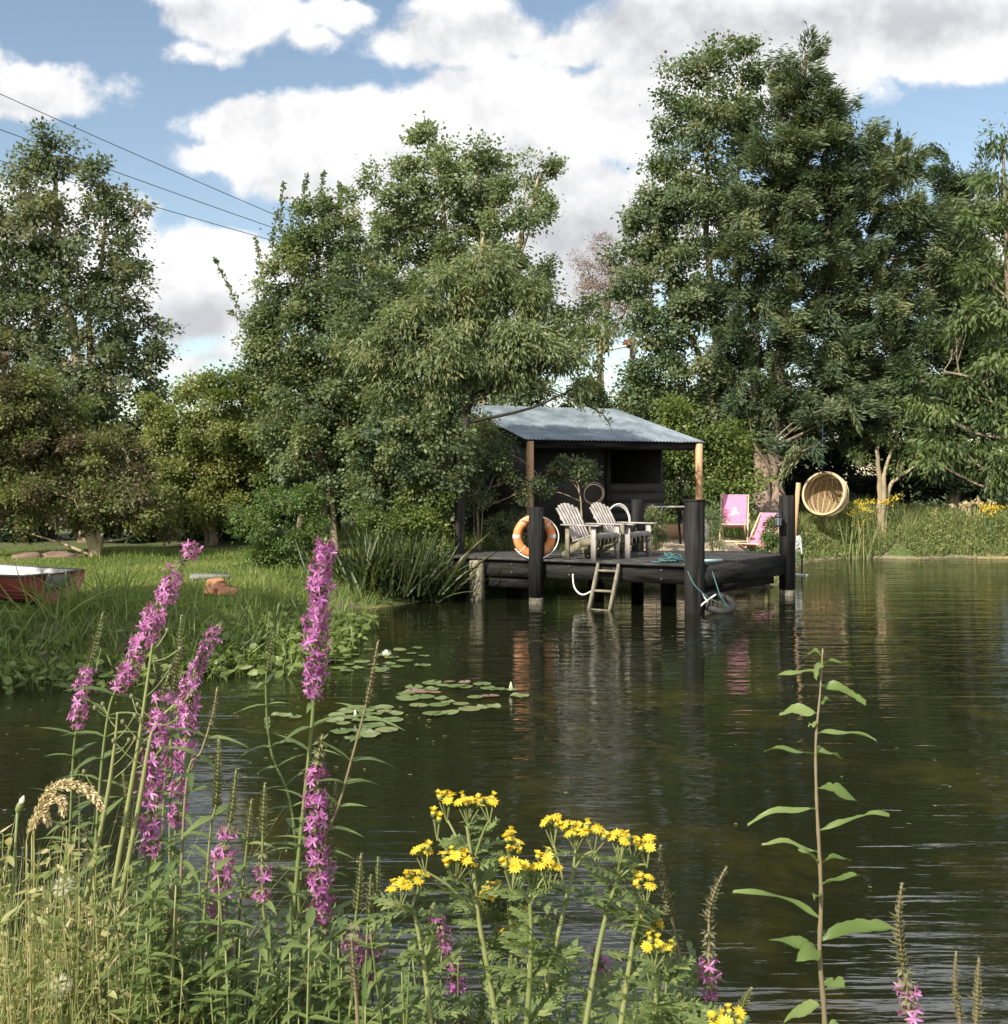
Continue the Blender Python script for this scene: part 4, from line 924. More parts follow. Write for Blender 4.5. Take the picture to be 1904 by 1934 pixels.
make_tree('poplar_tree', 'tall round topped poplar with pale twisted upper branches behind the shed', 'tree', 31, (900, 1000), [
    (825, 275, 36, 42), (770, 315, 46, 40), (715, 355, 28, 28), (890, 285, 30, 40), (945, 315, 34, 45), (850, 345, 75, 55), (760, 390, 60, 65), (900, 370, 65, 50), (1025, 325, 34, 40), (1010, 395, 44, 42), (830, 430, 90, 70), (730, 460, 48, 60), (930, 430, 40, 40),
    (800, 530, 95, 75), (900, 520, 95, 75), (970, 540, 75, 65), (1040, 585, 34, 50), (1115, 600, 34, 55), (760, 620, 90, 80), (900, 630, 110, 70), (1010, 650, 80, 50), (1100, 660, 35, 40), (720, 560, 50, 60), (800, 260, 20, 24), (948, 372, 24, 28, -1.9), (985, 395, 24, 30, -2.0), (920, 425, 24, 20, -1.9)],
    M['poplar'], M['bark_pale'], (.095, .08), .36, .95, 1.2, trunks=[[(900, 1000), (890, 700), (850, 520), (830, 300)], [(905, 1000), (920, 640), (915, 480), (900, 300)], [(910, 1000), (950, 620), (985, 450), (1015, 340)]], tr=.2, seed=5,
    extra=[([(905, 520, -1.6), (915, 440, -1.7), (938, 395, -1.6), (945, 330, -1.2)], .05), ([(975, 500, -1.6), (998, 440, -1.8), (1000, 400, -1.7), (985, 335, -1.3)], .045), ([(995, 430, -1.7), (970, 405, -1.6), (960, 350, -1.3)], .03)])
make_tree('walnut_tree', 'drooping leaved tree with dark bent limbs overhanging the shed roof', 'tree', 18.6, (868, 990), [
    (900, 500, 60, 55), (830, 560, 70, 60), (960, 560, 75, 65), (880, 600, 100, 70), (780, 640, 75, 65), (1010, 630, 70, 60), (920, 660, 120, 45), (830, 690, 90, 50), (1060, 680, 60, 36), (960, 695, 110, 24), (760, 735, 75, 50), (1105, 722, 40, 16), (835, 738, 60, 18), (950, 716, 90, 12), (700, 680, 60, 60), (1140, 640, 20, 20)],
    M['willow'], M['bark_dark'], (.115, .030), .24, .95, 1.1, mode='weep', trunks=[[(868, 990), (872, 900), (880, 800), (905, 720), (950, 640), (960, 560)], [(866, 990), (862, 900), (850, 780), (815, 700), (800, 620)]], tr=.085, seed=6, limb=.4, shoots=[[(1040, 735), (1085, 752), (1115, 768), (1135, 782)], [(1120, 770), (1138, 782), (1148, 795), (1153, 806)], [(1085, 752), (1095, 764), (1098, 778)], [(1000, 730), (1030, 742), (1048, 756)], [(1010, 735), (980, 752), (972, 764)]],
    extra=[([(1030, 735, -.2), (1090, 760, -.3), (1135, 780, -.3), (1150, 800, -.3)], .014), ([(880, 830, 0), (835, 800, .1), (800, 770, .3)], .016)])
make_tree('dead_tree', 'sparse reddish brown tree fading behind the poplar', 'tree', 38, (1150, 900), [(1110, 500, 34, 40), (1145, 480, 36, 42), (1140, 550, 50, 50), (1180, 560, 40, 50), (1175, 500, 26, 36), (1160, 610, 40, 36), (1100, 540, 20, 30)],
    M['rust'], M['bark_pale'], (.055, .03), .34, 1.3, .20, trunks=[[(1150, 900), (1135, 680), (1150, 600), (1150, 470)], [(1155, 900), (1130, 690), (1180, 590), (1185, 520)]], tr=.11, seed=7, limb=.9)
make_tree('sycamore_tree', 'tall broadleaved tree leaning into the left side of the dark conifer', 'tree', 29.5, (1380, 960), [
    (1335, 130, 48, 45), (1395, 140, 36, 52), (1270, 170, 16, 50), (1275, 240, 36, 45), (1340, 230, 75, 65), (1255, 300, 42, 42), (1310, 340, 80, 65), (1240, 395, 50, 42), (1195, 395, 26, 32), (1320, 430, 80, 65), (1220, 460, 52, 42), (1180, 480, 22, 24), (1280, 520, 80, 60), (1205, 540, 40, 36), (1340, 560, 70, 70),
    (1260, 610, 75, 55), (1200, 600, 26, 26), (1310, 690, 80, 60), (1240, 700, 60, 40), (1205, 745, 50, 26), (1300, 780, 70, 45), (1400, 240, 50, 70), (1400, 400, 40, 80), (1410, 90, 14, 20), (1345, 95, 20, 22)],
    M['sycamore'], M['bark_pale'], (.10, .075), .36, 1.05, 1.25, trunks=[[(1380, 960), (1365, 760), (1345, 560), (1338, 380), (1335, 150)], [(1385, 960), (1400, 700), (1395, 450), (1395, 160)], [(1375, 960), (1340, 740), (1270, 560), (1240, 420)]], tr=.17, seed=8)
make_tree('cypress_tree', 'huge dark blue green cypress conifer towering over the hanging chair', 'tree', 28.5, (1464, 1000, -1.0), [
    (1515, 105, 24, 45), (1522, 165, 48, 55), (1505, 225, 65, 55), (1560, 235, 45, 55), (1470, 300, 70, 55), (1560, 310, 80, 60), (1610, 270, 45, 45), (1450, 380, 80, 60), (1540, 390, 90, 65), (1630, 370, 65, 60), (1690, 320, 34, 45), (1700, 390, 45, 50), (1440, 470, 80, 65), (1550, 480, 90, 65), (1650, 470, 80, 65),
    (1740, 450, 55, 60), (1420, 560, 75, 55), (1520, 570, 90, 65), (1630, 570, 90, 65), (1730, 550, 70, 60), (1790, 480, 45, 60), (1430, 640, 80, 50), (1540, 650, 95, 60), (1650, 660, 90, 60), (1750, 640, 70, 60), (1400, 710, 70, 45), (1500, 730, 80, 50), (1610, 740, 85, 50), (1700, 730, 70, 55), (1560, 800, 80, 36), (1420, 770, 60, 40), (1490, 800, 60, 26), (1640, 790, 70, 40), (1580, 760, 90, 40), (1400, 830, 34, 30), (1520, 840, 40, 18, -1.4), (1600, 768, 50, 18, -1.2), (1540, 778, 40, 16, -1.2)],
    M['cypress'], M['bark_red'], (.16, .036), .40, 1.7, 1.5, mode='conifer', trunks=[[(1464, 1000), (1462, 900), (1460, 800), (1480, 600), (1510, 300), (1518, 110)], [(1438, 1000), (1432, 880), (1425, 700), (1440, 480)], [(1447, 1000), (1445, 860), (1455, 760), (1540, 560)]], tr=.235, seed=9, limb=.3,
    extra=[([(1464, 905, -1.2), (1445, 870, -1.4), (1425, 840, -1.5), (1415, 790, -1.5)], .055), ([(1470, 880, -1.2), (1510, 855, -1.4), (1545, 840, -1.6)], .045), ([(1462, 830, -1.2), (1510, 790, -1.3), (1560, 775, -1.3), (1640, 765, -1.2)], .022)])
make_tree('cypress_tree', 'smaller cypress conifer top against the blue sky at the right', 'tree', 30, (1800, 980), [(1790, 330, 22, 42), (1795, 400, 42, 50), (1850, 345, 34, 42), (1830, 400, 45, 50), (1790, 480, 60, 60), (1830, 560, 60, 70), (1780, 640, 80, 80), (1760, 740, 90, 70), (1850, 680, 70, 90)],
    M['cypress'], M['bark_red'], (.16, .036), .40, 1.6, 1.4, mode='conifer', trunks=[[(1800, 980), (1795, 600), (1790, 320)]], tr=.16, seed=10)
make_tree('cherry_tree', 'large leaved cherry tree hanging in from the right edge', 'tree', 18.5, (1935, 990), [
    (1890, 265, 18, 22), (1882, 330, 30, 40), (1895, 400, 30, 35), (1860, 430, 34, 24), (1885, 480, 40, 36), (1850, 520, 40, 26), (1890, 580, 50, 50), (1830, 600, 50, 26), (1880, 670, 55, 50), (1800, 650, 34, 18), (1810, 730, 50, 36), (1880, 770, 60, 60), (1760, 770, 40, 24), (1800, 830, 70, 40), (1880, 870, 60, 50), (1740, 720, 30, 18), (1775, 880, 40, 24), (1960, 450, 60, 160), (1960, 750, 60, 160)],
    M['cherry'], M['bark'], (.115, .038), .24, 1.0, 1.0, mode='weep', trunks=[[(1935, 990), (1925, 760), (1905, 520), (1892, 280)], [(1940, 990), (1910, 800), (1840, 720), (1780, 700)]], tr=.09, seed=11, limb=.4)
make_tree('elder_shrub', 'many stemmed half bare shrub with pale branches on the right bank', 'shrub', 28, (1664, 985), [(1690, 800, 60, 40), (1640, 820, 40, 40), (1720, 840, 50, 36), (1670, 760, 40, 40), (1700, 880, 40, 24), (1620, 870, 26, 24)], M['cherry'], M['bark_pale'], (.10, .045), .24, .8, .5,
    trunks=[[(1664, 985), (1660, 920), (1658, 850), (1668, 770)], [(1668, 985), (1680, 920), (1715, 890), (1735, 872)], [(1666, 985), (1672, 900), (1690, 830), (1705, 790)]], tr=.10, seed=12, limb=.9)
# dark growth behind everything
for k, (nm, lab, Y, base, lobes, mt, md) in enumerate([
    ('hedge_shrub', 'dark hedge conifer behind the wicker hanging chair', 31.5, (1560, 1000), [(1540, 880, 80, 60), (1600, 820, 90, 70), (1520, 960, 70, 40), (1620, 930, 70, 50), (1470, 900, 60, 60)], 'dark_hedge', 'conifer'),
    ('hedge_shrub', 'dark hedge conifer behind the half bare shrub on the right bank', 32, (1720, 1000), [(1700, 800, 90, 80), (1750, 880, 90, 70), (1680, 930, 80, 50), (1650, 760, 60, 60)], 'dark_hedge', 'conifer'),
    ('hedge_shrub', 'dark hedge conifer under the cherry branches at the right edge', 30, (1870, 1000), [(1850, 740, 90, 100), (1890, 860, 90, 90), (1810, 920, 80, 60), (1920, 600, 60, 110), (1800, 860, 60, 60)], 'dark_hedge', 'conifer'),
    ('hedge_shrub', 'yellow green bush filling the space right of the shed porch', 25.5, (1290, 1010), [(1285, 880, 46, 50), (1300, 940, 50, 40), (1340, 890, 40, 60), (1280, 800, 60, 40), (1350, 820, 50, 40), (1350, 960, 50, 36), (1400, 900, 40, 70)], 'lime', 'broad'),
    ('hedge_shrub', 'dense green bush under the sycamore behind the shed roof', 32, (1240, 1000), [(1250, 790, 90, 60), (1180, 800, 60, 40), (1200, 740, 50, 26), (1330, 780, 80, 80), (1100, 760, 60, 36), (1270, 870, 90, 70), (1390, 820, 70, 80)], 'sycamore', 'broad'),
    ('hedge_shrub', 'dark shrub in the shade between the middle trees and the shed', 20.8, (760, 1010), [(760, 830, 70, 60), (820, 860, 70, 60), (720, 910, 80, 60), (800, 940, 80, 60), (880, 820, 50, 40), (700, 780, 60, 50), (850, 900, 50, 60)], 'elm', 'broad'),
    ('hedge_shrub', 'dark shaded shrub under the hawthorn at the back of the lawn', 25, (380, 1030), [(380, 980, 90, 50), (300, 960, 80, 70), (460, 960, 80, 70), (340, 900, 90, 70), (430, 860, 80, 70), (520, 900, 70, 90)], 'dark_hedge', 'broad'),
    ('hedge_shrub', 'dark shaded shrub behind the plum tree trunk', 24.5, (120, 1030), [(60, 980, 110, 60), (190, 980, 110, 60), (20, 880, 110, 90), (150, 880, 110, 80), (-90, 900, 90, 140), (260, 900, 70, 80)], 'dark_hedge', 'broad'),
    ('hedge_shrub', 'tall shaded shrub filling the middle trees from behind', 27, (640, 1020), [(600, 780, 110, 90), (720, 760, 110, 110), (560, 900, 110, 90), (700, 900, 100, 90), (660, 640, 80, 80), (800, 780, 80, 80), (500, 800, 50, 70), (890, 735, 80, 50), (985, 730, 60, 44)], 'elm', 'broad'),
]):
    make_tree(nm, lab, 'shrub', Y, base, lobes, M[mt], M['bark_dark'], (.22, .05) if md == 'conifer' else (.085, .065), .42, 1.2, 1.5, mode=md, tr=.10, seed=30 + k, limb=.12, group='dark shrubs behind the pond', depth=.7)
make_tree('rose_shrub', 'bright green feathery shrub on the left bank beside the iris clump', 'shrub', 17.6, (545, 1095, .5), [(520, 958, 40, 26), (562, 948, 32, 34), (478, 1000, 34, 34), (592, 1000, 28, 46), (530, 1030, 60, 44), (608, 1062, 26, 40), (486, 1062, 36, 30), (560, 1090, 60, 34), (452, 972, 20, 14), (590, 940, 12, 26), (505, 930, 14, 20)], M['fresh'], M['bark'], (.055, .024), .15, 1.25, 1.25, tr=.03, seed=50, limb=.2)
make_tree('dogwood_shrub', 'yellow green leafy shrub growing at the left end of the jetty', 'shrub', 18.3, (800, 1060, .5), [(800, 950, 46, 40), (760, 990, 40, 36), (822, 1000, 26, 44), (815, 1050, 28, 40), (720, 975, 40, 26), (780, 1040, 36, 30), (840, 940, 20, 20)], M['lime'], M['bark'], (.06, .042), .16, 1.2, 1.25, tr=.03, seed=51)
make_tree('sapling', 'thin grey sapling with a dark crown growing in front of the shed wall', 'shrub', 19.9, (1102, 985), [(1060, 885, 30, 20), (1100, 880, 34, 18), (1080, 905, 40, 14), (1030, 925, 24, 12), (1065, 868, 18, 12)], M['elm'], M['bark_pale'], (.07, .035), .12, 1., 1.0, trunks=[[(1102, 985), (1097, 945), (1088, 905), (1080, 880)], [(1102, 985), (1096, 940), (1066, 900)]], tr=.018, seed=52)
make_tree('bare_shrub', 'thin stemmed twiggy shrub in the shade left of the shed porch', 'shrub', 19.5, (905, 1020), [(890, 845, 50, 30), (930, 870, 44, 34), (860, 890, 44, 36), (950, 840, 34, 16), (985, 930, 12, 16), (850, 940, 32, 36), (900, 930, 36, 26), (830, 830, 40, 36), (1010, 905, 20, 10), (960, 905, 22, 22)], M['elm'], M['bark'], (.06, .035), .16, 1.0, .9,
    trunks=[[(905, 1020), (900, 960), (880, 920), (868, 870)], [(908, 1020), (903, 950), (905, 900), (890, 860)], [(903, 1020), (912, 960), (925, 920), (945, 880), (985, 870), (1010, 900)], [(906, 1020), (895, 970), (920, 890), (960, 860), (1000, 880), (1030, 915)]], tr=.02, seed=53, limb=.8)
make_tree('bush', 'small bright bush at the far corner of the jetty below the lantern', 'shrub', 19.4, (1452, 1038), [(1452, 1005, 15, 26), (1462, 985, 10, 16), (1448, 1028, 16, 12)], M['fresh'], M['bark'], (.05, .018), .09, 1.3, 1.2, tr=.012, seed=54)
for k, (px, py, rx, ry, l) in enumerate(((1240, 985, 16, 36, 'wispy tall dark weed by the small grey table'), (1345, 985, 15, 44, 'wispy tall dark weed between the front post and the facing deckchair'), (960, 990, 40, 26, 'low green weeds behind the orange life ring'))):
    make_tree('tall_weed', l, 'plant', 19.75, (px, 1040), [(px, py, rx, ry), (px + 4, py + 30, rx, ry * .6)], M['elm'], M['bark'], (.075, .012), .12, 1.0, .7, tr=.008, seed=55 + k, tint=(.7, .25))
make_tree('willow_tree', 'leafy tree outside the left edge whose shade falls on the lawn', 'tree', 8.0, (-1450, 1030), [(-1250, 150, 520, 380), (-1000, 420, 330, 300), (-1500, 500, 400, 300), (-900, 700, 220, 160)], M['willow'], M['bark'], (.16, .07), .45, 1.2, 1.3, tr=.16, seed=90, limb=.1)
make_tree('leafy_shrub', 'tall leafy shrub closing the gap between the middle trees and the shed', 'shrub', 18.35, (770, 1030, .3), [(720, 790, 60, 50), (785, 800, 60, 46), (840, 815, 42, 44), (760, 870, 70, 56), (838, 885, 40, 46), (690, 880, 44, 56), (800, 940, 40, 30), (875, 850, 20, 40), (860, 770, 40, 20), (700, 830, 50, 40)], M['elm'], M['bark_dark'], (.07, .045), .2, 1.0, 1.15, trunks=[[(770, 1030), (765, 930), (750, 840)], [(778, 1030), (800, 920), (835, 830)]], tr=.05, seed=91, limb=.3)

# ------------------------------------------------------------------ grass, bank growth, reeds
def scatter(rng, n, x0, x1, y0, y1, ok):
    x = rng.uniform(x0, x1, n); y = rng.uniform(y0, y1, n); z = height(x, y); d = pond_distance(x, y); k = ok(x, y, z, d); return np.stack((x[k], y[k], z[k]), -1), d[k]


def upright(rng, n, lean=.35):
    d = rng.normal(0, lean, (n, 3)); d[:, 2] = 1; return norm(d)


def side_normals(rng, n): a = rng.uniform(0, 6.283, n); return np.stack((np.cos(a), np.sin(a), .25 + 0 * a), -1)


def patchy(x, y, s, seed=0): return .5 + .25 * np.sin(x * s + seed + 1.7 * np.sin(y * s * .8)) + .25 * np.sin(y * s * 1.3 + 2 * np.sin(x * s * .6 + seed))


def make_ground_cover():
    rng = np.random.default_rng(77)
    # mown lawn on the left bank
    p, d = scatter(rng, 150000, -11, -1.2, 11.0, 22, lambda x, y, z, d: (d > .25) & (y < 21.5) & ((x < -2.0) | (y < 16)))
    b = MB(); n = len(p); b.leaves(p - (0, 0, .01), upright(rng, n, .5), side_normals(rng, n), rng.uniform(.035, .085, n), .011, .1, np.clip(patchy(p[:, 0], p[:, 1], 1.1) * .6 + rng.normal(.1, .15, n), 0, 1))
    tag(b.build('lawn_grass', M['grass']), kind='stuff')
    # rough grass on the left bank edges
    p, d = scatter(rng, 60000, -11, -1.0, 9.5, 20.5, lambda x, y, z, d: (d > .1) & (((d < 1.5) & (y > 11.4)) | ((x > -4.2) & (y > 13.5)) | ((y > 19.3) & (x < -3))) & (patchy(x, y, 2.3, 1) > .30) & ~((x > -5.9) & (x < -3.9) & (y < 13.4)))
    b = MB(); n = len(p); b.blades(p - (0, 0, .02), upright(rng, n, .30), side_normals(rng, n), rng.uniform(.07, .24, n) * np.where(d < 1, 1, .8), rng.uniform(.008, .014, n), rng.uniform(.1, .5, n), (.8, 1, .6, .03), .1, np.clip(rng.beta(1.6, 2.4, n), 0, 1))
    tag(b.build('rough_grass', M['grass']), kind='stuff')
    # marsh plants along the left waterline
    p, d = scatter(rng, 8200, -9, -1.7, 9.4, 14.6, lambda x, y, z, d: (d > -.65) & (d < .62) & (rng.uniform(size=len(x)) < np.where((x < -3.4), .8, 1)))
    p[:, 2] = np.maximum(p[:, 2], 0) * .75 + rng.uniform(.03, .22, len(p)) * (1 - np.clip((-d - .3) / .5, 0, 1) * .7); n = len(p)
    dd = rng.normal(0, 1, (n, 3)); dd[:, 2] = rng.uniform(-.3, .6, n); nn = rng.normal(0, .45, (n, 3)) + (0, -.25, .8)
    b = MB(); b.blades(p, dd, nn, rng.uniform(.045, .15, n), rng.uniform(.03, .095, n), rng.uniform(-.1, .7, n), (.25, .9, 1, .7, .05), .12, np.clip(rng.normal(.5, .25, n), 0, 1))
    m3 = 900; q3 = p[rng.integers(0, n, m3)] + rng.normal(0, .05, (m3, 3)); b.blades(q3, upright(rng, m3, .5), side_normals(rng, m3), rng.uniform(.1, .3, m3), rng.uniform(.008, .02, m3), rng.uniform(.1, .8, m3), (.7, 1, .7, .03), .1, rng.uniform(0, 1, m3))
    q = p[:2500].copy(); q[:, 2] = -.05; b.sticks(q, p[:2500], .006, .004, 3, .3)
    tag(b.build('marsh_plants', M['marsh']), kind='stuff')
    p, d = scatter(rng, 1100, -6.5, -2.2, 10.6, 12.6, lambda x, y, z, d: (d > .0) & (d < 1.0)); n = len(p)
    b = MB(); b.blades(p, upright(rng, n, .35), side_normals(rng, n), rng.uniform(.2, .42, n), rng.uniform(.012, .022, n), rng.uniform(.2, .8, n), (.8, 1, .8, .5, .03), .15, rng.uniform(.2, 1, n)); tag(b.build('bank_sedge', M['marsh']), kind='stuff')
    # far right bank: weeds and long grass
    p, d = scatter(rng, 60000, 5.2, 17, 19.5, 32, lambda x, y, z, d: (d > .12) & (d < 4.5) & ((x > 7.4) | (y > 22.5) | (d > .3)) & ((x > 6.5) | (y > 24.2)) & (patchy(x, y, 1.6, 2) > .08)); n = len(p)
    h = .20 + .60 * np.clip(d / 1.8, .15, 1) * (.5 + .8 * patchy(p[:, 0], p[:, 1], 1.1, 4)); h = h * np.where(p[:, 0] < 8.3, .6, 1)
    b = MB(); b.blades(p - (0, 0, .02), upright(rng, n, .25), side_normals(rng, n), h * rng.uniform(.7, 1.3, n), rng.uniform(.012, .020, n), rng.uniform(.05, .4, n), (.8, 1, .6, .03), .1, np.clip(rng.beta(1.8, 2.2, n), 0, 1)); tag(b.build('long_grass', M['weed']), kind='stuff')
    n2 = 60000; k = rng.integers(0, n, n2); q = p[k].copy(); hh = h[k] * np.where(patchy(q[:, 0], q[:, 1], 1.3, 7) > .45, 1, .35); q[:, 2] += rng.uniform(.05, 1.0, n2) * hh; q[:, :2] += rng.normal(0, .1, (n2, 2))
    b = MB(); b.leaves(q, rng.normal(0, 1, (n2, 3)) + (0, 0, .1), rng.normal(0, .5, (n2, 3)) + (0, -.2, .8), rng.uniform(.05, .11, n2), rng.uniform(.025, .05, n2), .1, rng.uniform(0, .75, n2)); tag(b.build('bank_weeds', M['weed']), kind='stuff')
    # low growth round the shed and jetty
    p, d = scatter(rng, 24000, -2.6, 5.6, 18.6, 26, lambda x, y, z, d: (d > .05) & ((((x - 3.6) * .42) ** 2 + ((y - 21.2) * .62) ** 2) > .55) & (patchy(x, y, 2.1, 3) > .35)); n = len(p)
    b = MB(); b.blades(p - (0, 0, .02), upright(rng, n, .4), side_normals(rng, n), rng.uniform(.1, .4, n), rng.uniform(.010, .02, n), rng.uniform(.1, .6, n), (.8, 1, .6, .03), .1, np.clip(rng.beta(1.6, 2.6, n), 0, 1)); tag(b.build('undergrowth', M['grass']), kind='stuff')
    p, d = scatter(rng, 26000, -4, 17, 22, 40, lambda x, y, z, d: (d > 1.5) & (patchy(x, y, 1.4, 9) > .3)); n = len(p)
    b = MB(); b.blades(p, upright(rng, n, .4), side_normals(rng, n), rng.uniform(.15, .45, n), .02, .4, (.8, 1, .6, .03), .1, rng.uniform(0, .8, n)); tag(b.build('undergrowth', M['grass']), kind='stuff')


make_ground_cover()


def make_flotsam():
    rng = np.random.default_rng(55); n = 420
    x = np.concatenate((rng.uniform(-5, -.5, n // 2), rng.normal(-2, 1.2, n // 4), rng.uniform(-1, 7, n - n // 2 - n // 4))); y = np.concatenate((rng.uniform(5, 10.5, n // 2), rng.normal(13.5, 1.5, n // 4), rng.uniform(5, 16, n - n // 2 - n // 4)))
    k = pond_distance(x, y) < -.1; p = np.stack((x[k], y[k], np.full(k.sum(), .006)), -1); m = len(p); a = rng.uniform(0, 6.28, m)
    b = MB(); b.leaves(p, np.stack((np.cos(a), np.sin(a), .02 + 0 * a), -1), np.tile((0, 0, 1.), (m, 1)), rng.uniform(.015, .05, m), rng.uniform(.008, .025, m), .08, rng.uniform(0, 1, m)); tag(b.build('floating_leaves', M['weed']), kind='stuff')


make_flotsam()


def clump(name, label, cat, px, Y, n, spread, hgt, w, mat, seed, curl=(.15, .7), lean=.35, fan=(1, 1), group=None):
    rng = np.random.default_rng(seed); c = over(px, 0, Y); c[2] = max(c[2], 0) - .03
    p = c + rng.normal(0, 1, (n, 3)) * (spread * fan[0], spread * fan[1], 0); b = MB()
    b.blades(p, norm(upright(rng, n, lean) + (p - c) * (.5 / spread * lean, .5 / spread * lean, 0)), side_normals(rng, n), rng.uniform(*hgt, n), rng.uniform(*w, n), rng.uniform(*curl, n), (.7, 1, 1, .85, .55, .03), .18, np.clip(rng.beta(1.5, 2.5, n), 0, 1))
    return tag(centred(b.build(name, mat)), label, cat, group)


clump('iris_clump', 'big dark clump of sword leaved iris at the water left of the jetty', 'iris', 735, 17.35, 420, .34, (.7, 1.15), (.028, .045), M['iris'], 5, (.15, .75), .33, (1.25, .6))
clump('iris_clump', 'smaller iris clump drooping over the water below the yellow green shrub', 'iris', 800, 17.75, 200, .2, (.5, .85), (.025, .04), M['iris'], 6, (.3, .9), .4)
for k, (px, Y, n, s, h, l) in enumerate(((1612, 27.0, 16, .10, (.8, 1.5), 'pale reed tuft at the water right of the hanging chair'), (1636, 26.9, 12, .07, (.9, 1.7), 'tallest thin reed stand on the far right bank'), (1345, 19.75, 10, .04, (.5, .95), 'single thick green reed shoot beside the facing deckchair'))):
    clump('reed_tuft', l, 'reed', px, Y, n, s, h, (.02, .035), M['weed'] if k < 2 else M['iris'], 15 + k, (.05, .3), .12, group='reeds on the far bank')
clump('grass_tuft', 'arching grass tuft in front of the red boat', 'grass tuft', 120, 11.6, 70, .16, (.35, .65), (.012, .02), M['grass'], 25, (.3, .9), .4)
clump('grass_tuft', 'taller grass tuft right of the red boat on the bank', 'grass tuft', 205, 11.9, 70, .2, (.35, .65), (.012, .02), M['grass'], 26, (.3, .9), .4)


def far_plumes():
    rng = np.random.default_rng(31)
    for k, (px, top, l) in enumerate(((1825, 938, 'pale arching grass plume on the far right bank'), (1850, 948, 'second pale grass plume close left of the far yellow ragwort'), (1765, 950, 'pair of tall dry stalks on the far right bank'))):
        b = MB(); Y = 28.6
        for j in range(7 if k < 2 else 3):
            base = over(px + rng.normal(0, 8), 0, Y); t = P(px + rng.normal(0, 14), top + rng.uniform(-4, 18), Y); kk = spline([base, base * .4 + t * .6 + (0, 0, .1), t + rng.normal(0, .08, 3)], 10); b.tube(kk, .008, 4, .4)
            if k < 2:
                m = 40; i = rng.uniform(6, 8.99, m); q = kk[i.astype(int)]; q = q + (kk[i.astype(int) + 1] - q) * (i % 1)[:, None]; b.leaves(q, norm(rng.normal(0, .6, (m, 3)) + (0.5, 0, .2)), rvec(rng, m), .09, .016, .1, rng.uniform(.3, 1, m))
        tag(centred(b.build('grass_plume', M['straw'])), l, 'grass', 'dry grasses on the far bank')
    # yellow ragwort far off
    for k, (pts, l) in enumerate((([(1620, 950), (1632, 962), (1612, 968), (1628, 985), (1642, 948), (1618, 992)], 'yellow flowering ragwort right of the hanging chair on the far bank'), ([(1862, 955), (1876, 962), (1868, 972), (1885, 958), (1858, 962)], 'yellow flowering ragwort at the far right end of the bank'), ([(1690, 940), (1672, 948)], 'sprig of yellow ragwort before the half bare shrub'))):
        Y = 27.8; px = np.mean([q[0] for q in pts]); base = over(px, 0, Y); t = thing('ragwort', l, 'ragwort', base, 'ragwort on the far bank'); s = MB(); f = MB()
        for (x, y) in pts:
            h = P(x, y, Y + rng.normal(0, .1)); s.tube(spline([base, base * .5 + h * .5 + rng.normal(0, .03, 3), h], 7), .008, 4); m = 60; q = h + rng.normal(0, 1, (m, 3)) * (.085, .085, .035)
            f.leaves(q, rvec(rng, m), rvec(rng, m) + (0, -.4, .9), .05, .04, .1, rng.uniform(0, 1, m)); w = 26; q = base + (h - base) * rng.uniform(.2, .9, w)[:, None] + rng.normal(0, .05, (w, 3)); s.leaves(q, rvec(rng, w), rvec(rng, w) + (0, 0, .5), .09, .03, .1, rng.uniform(0, 1, w))
        s.build('stem', M['ragleaf'], t); f.build('flower_head', M['ragpetal'], t)


far_plumes()


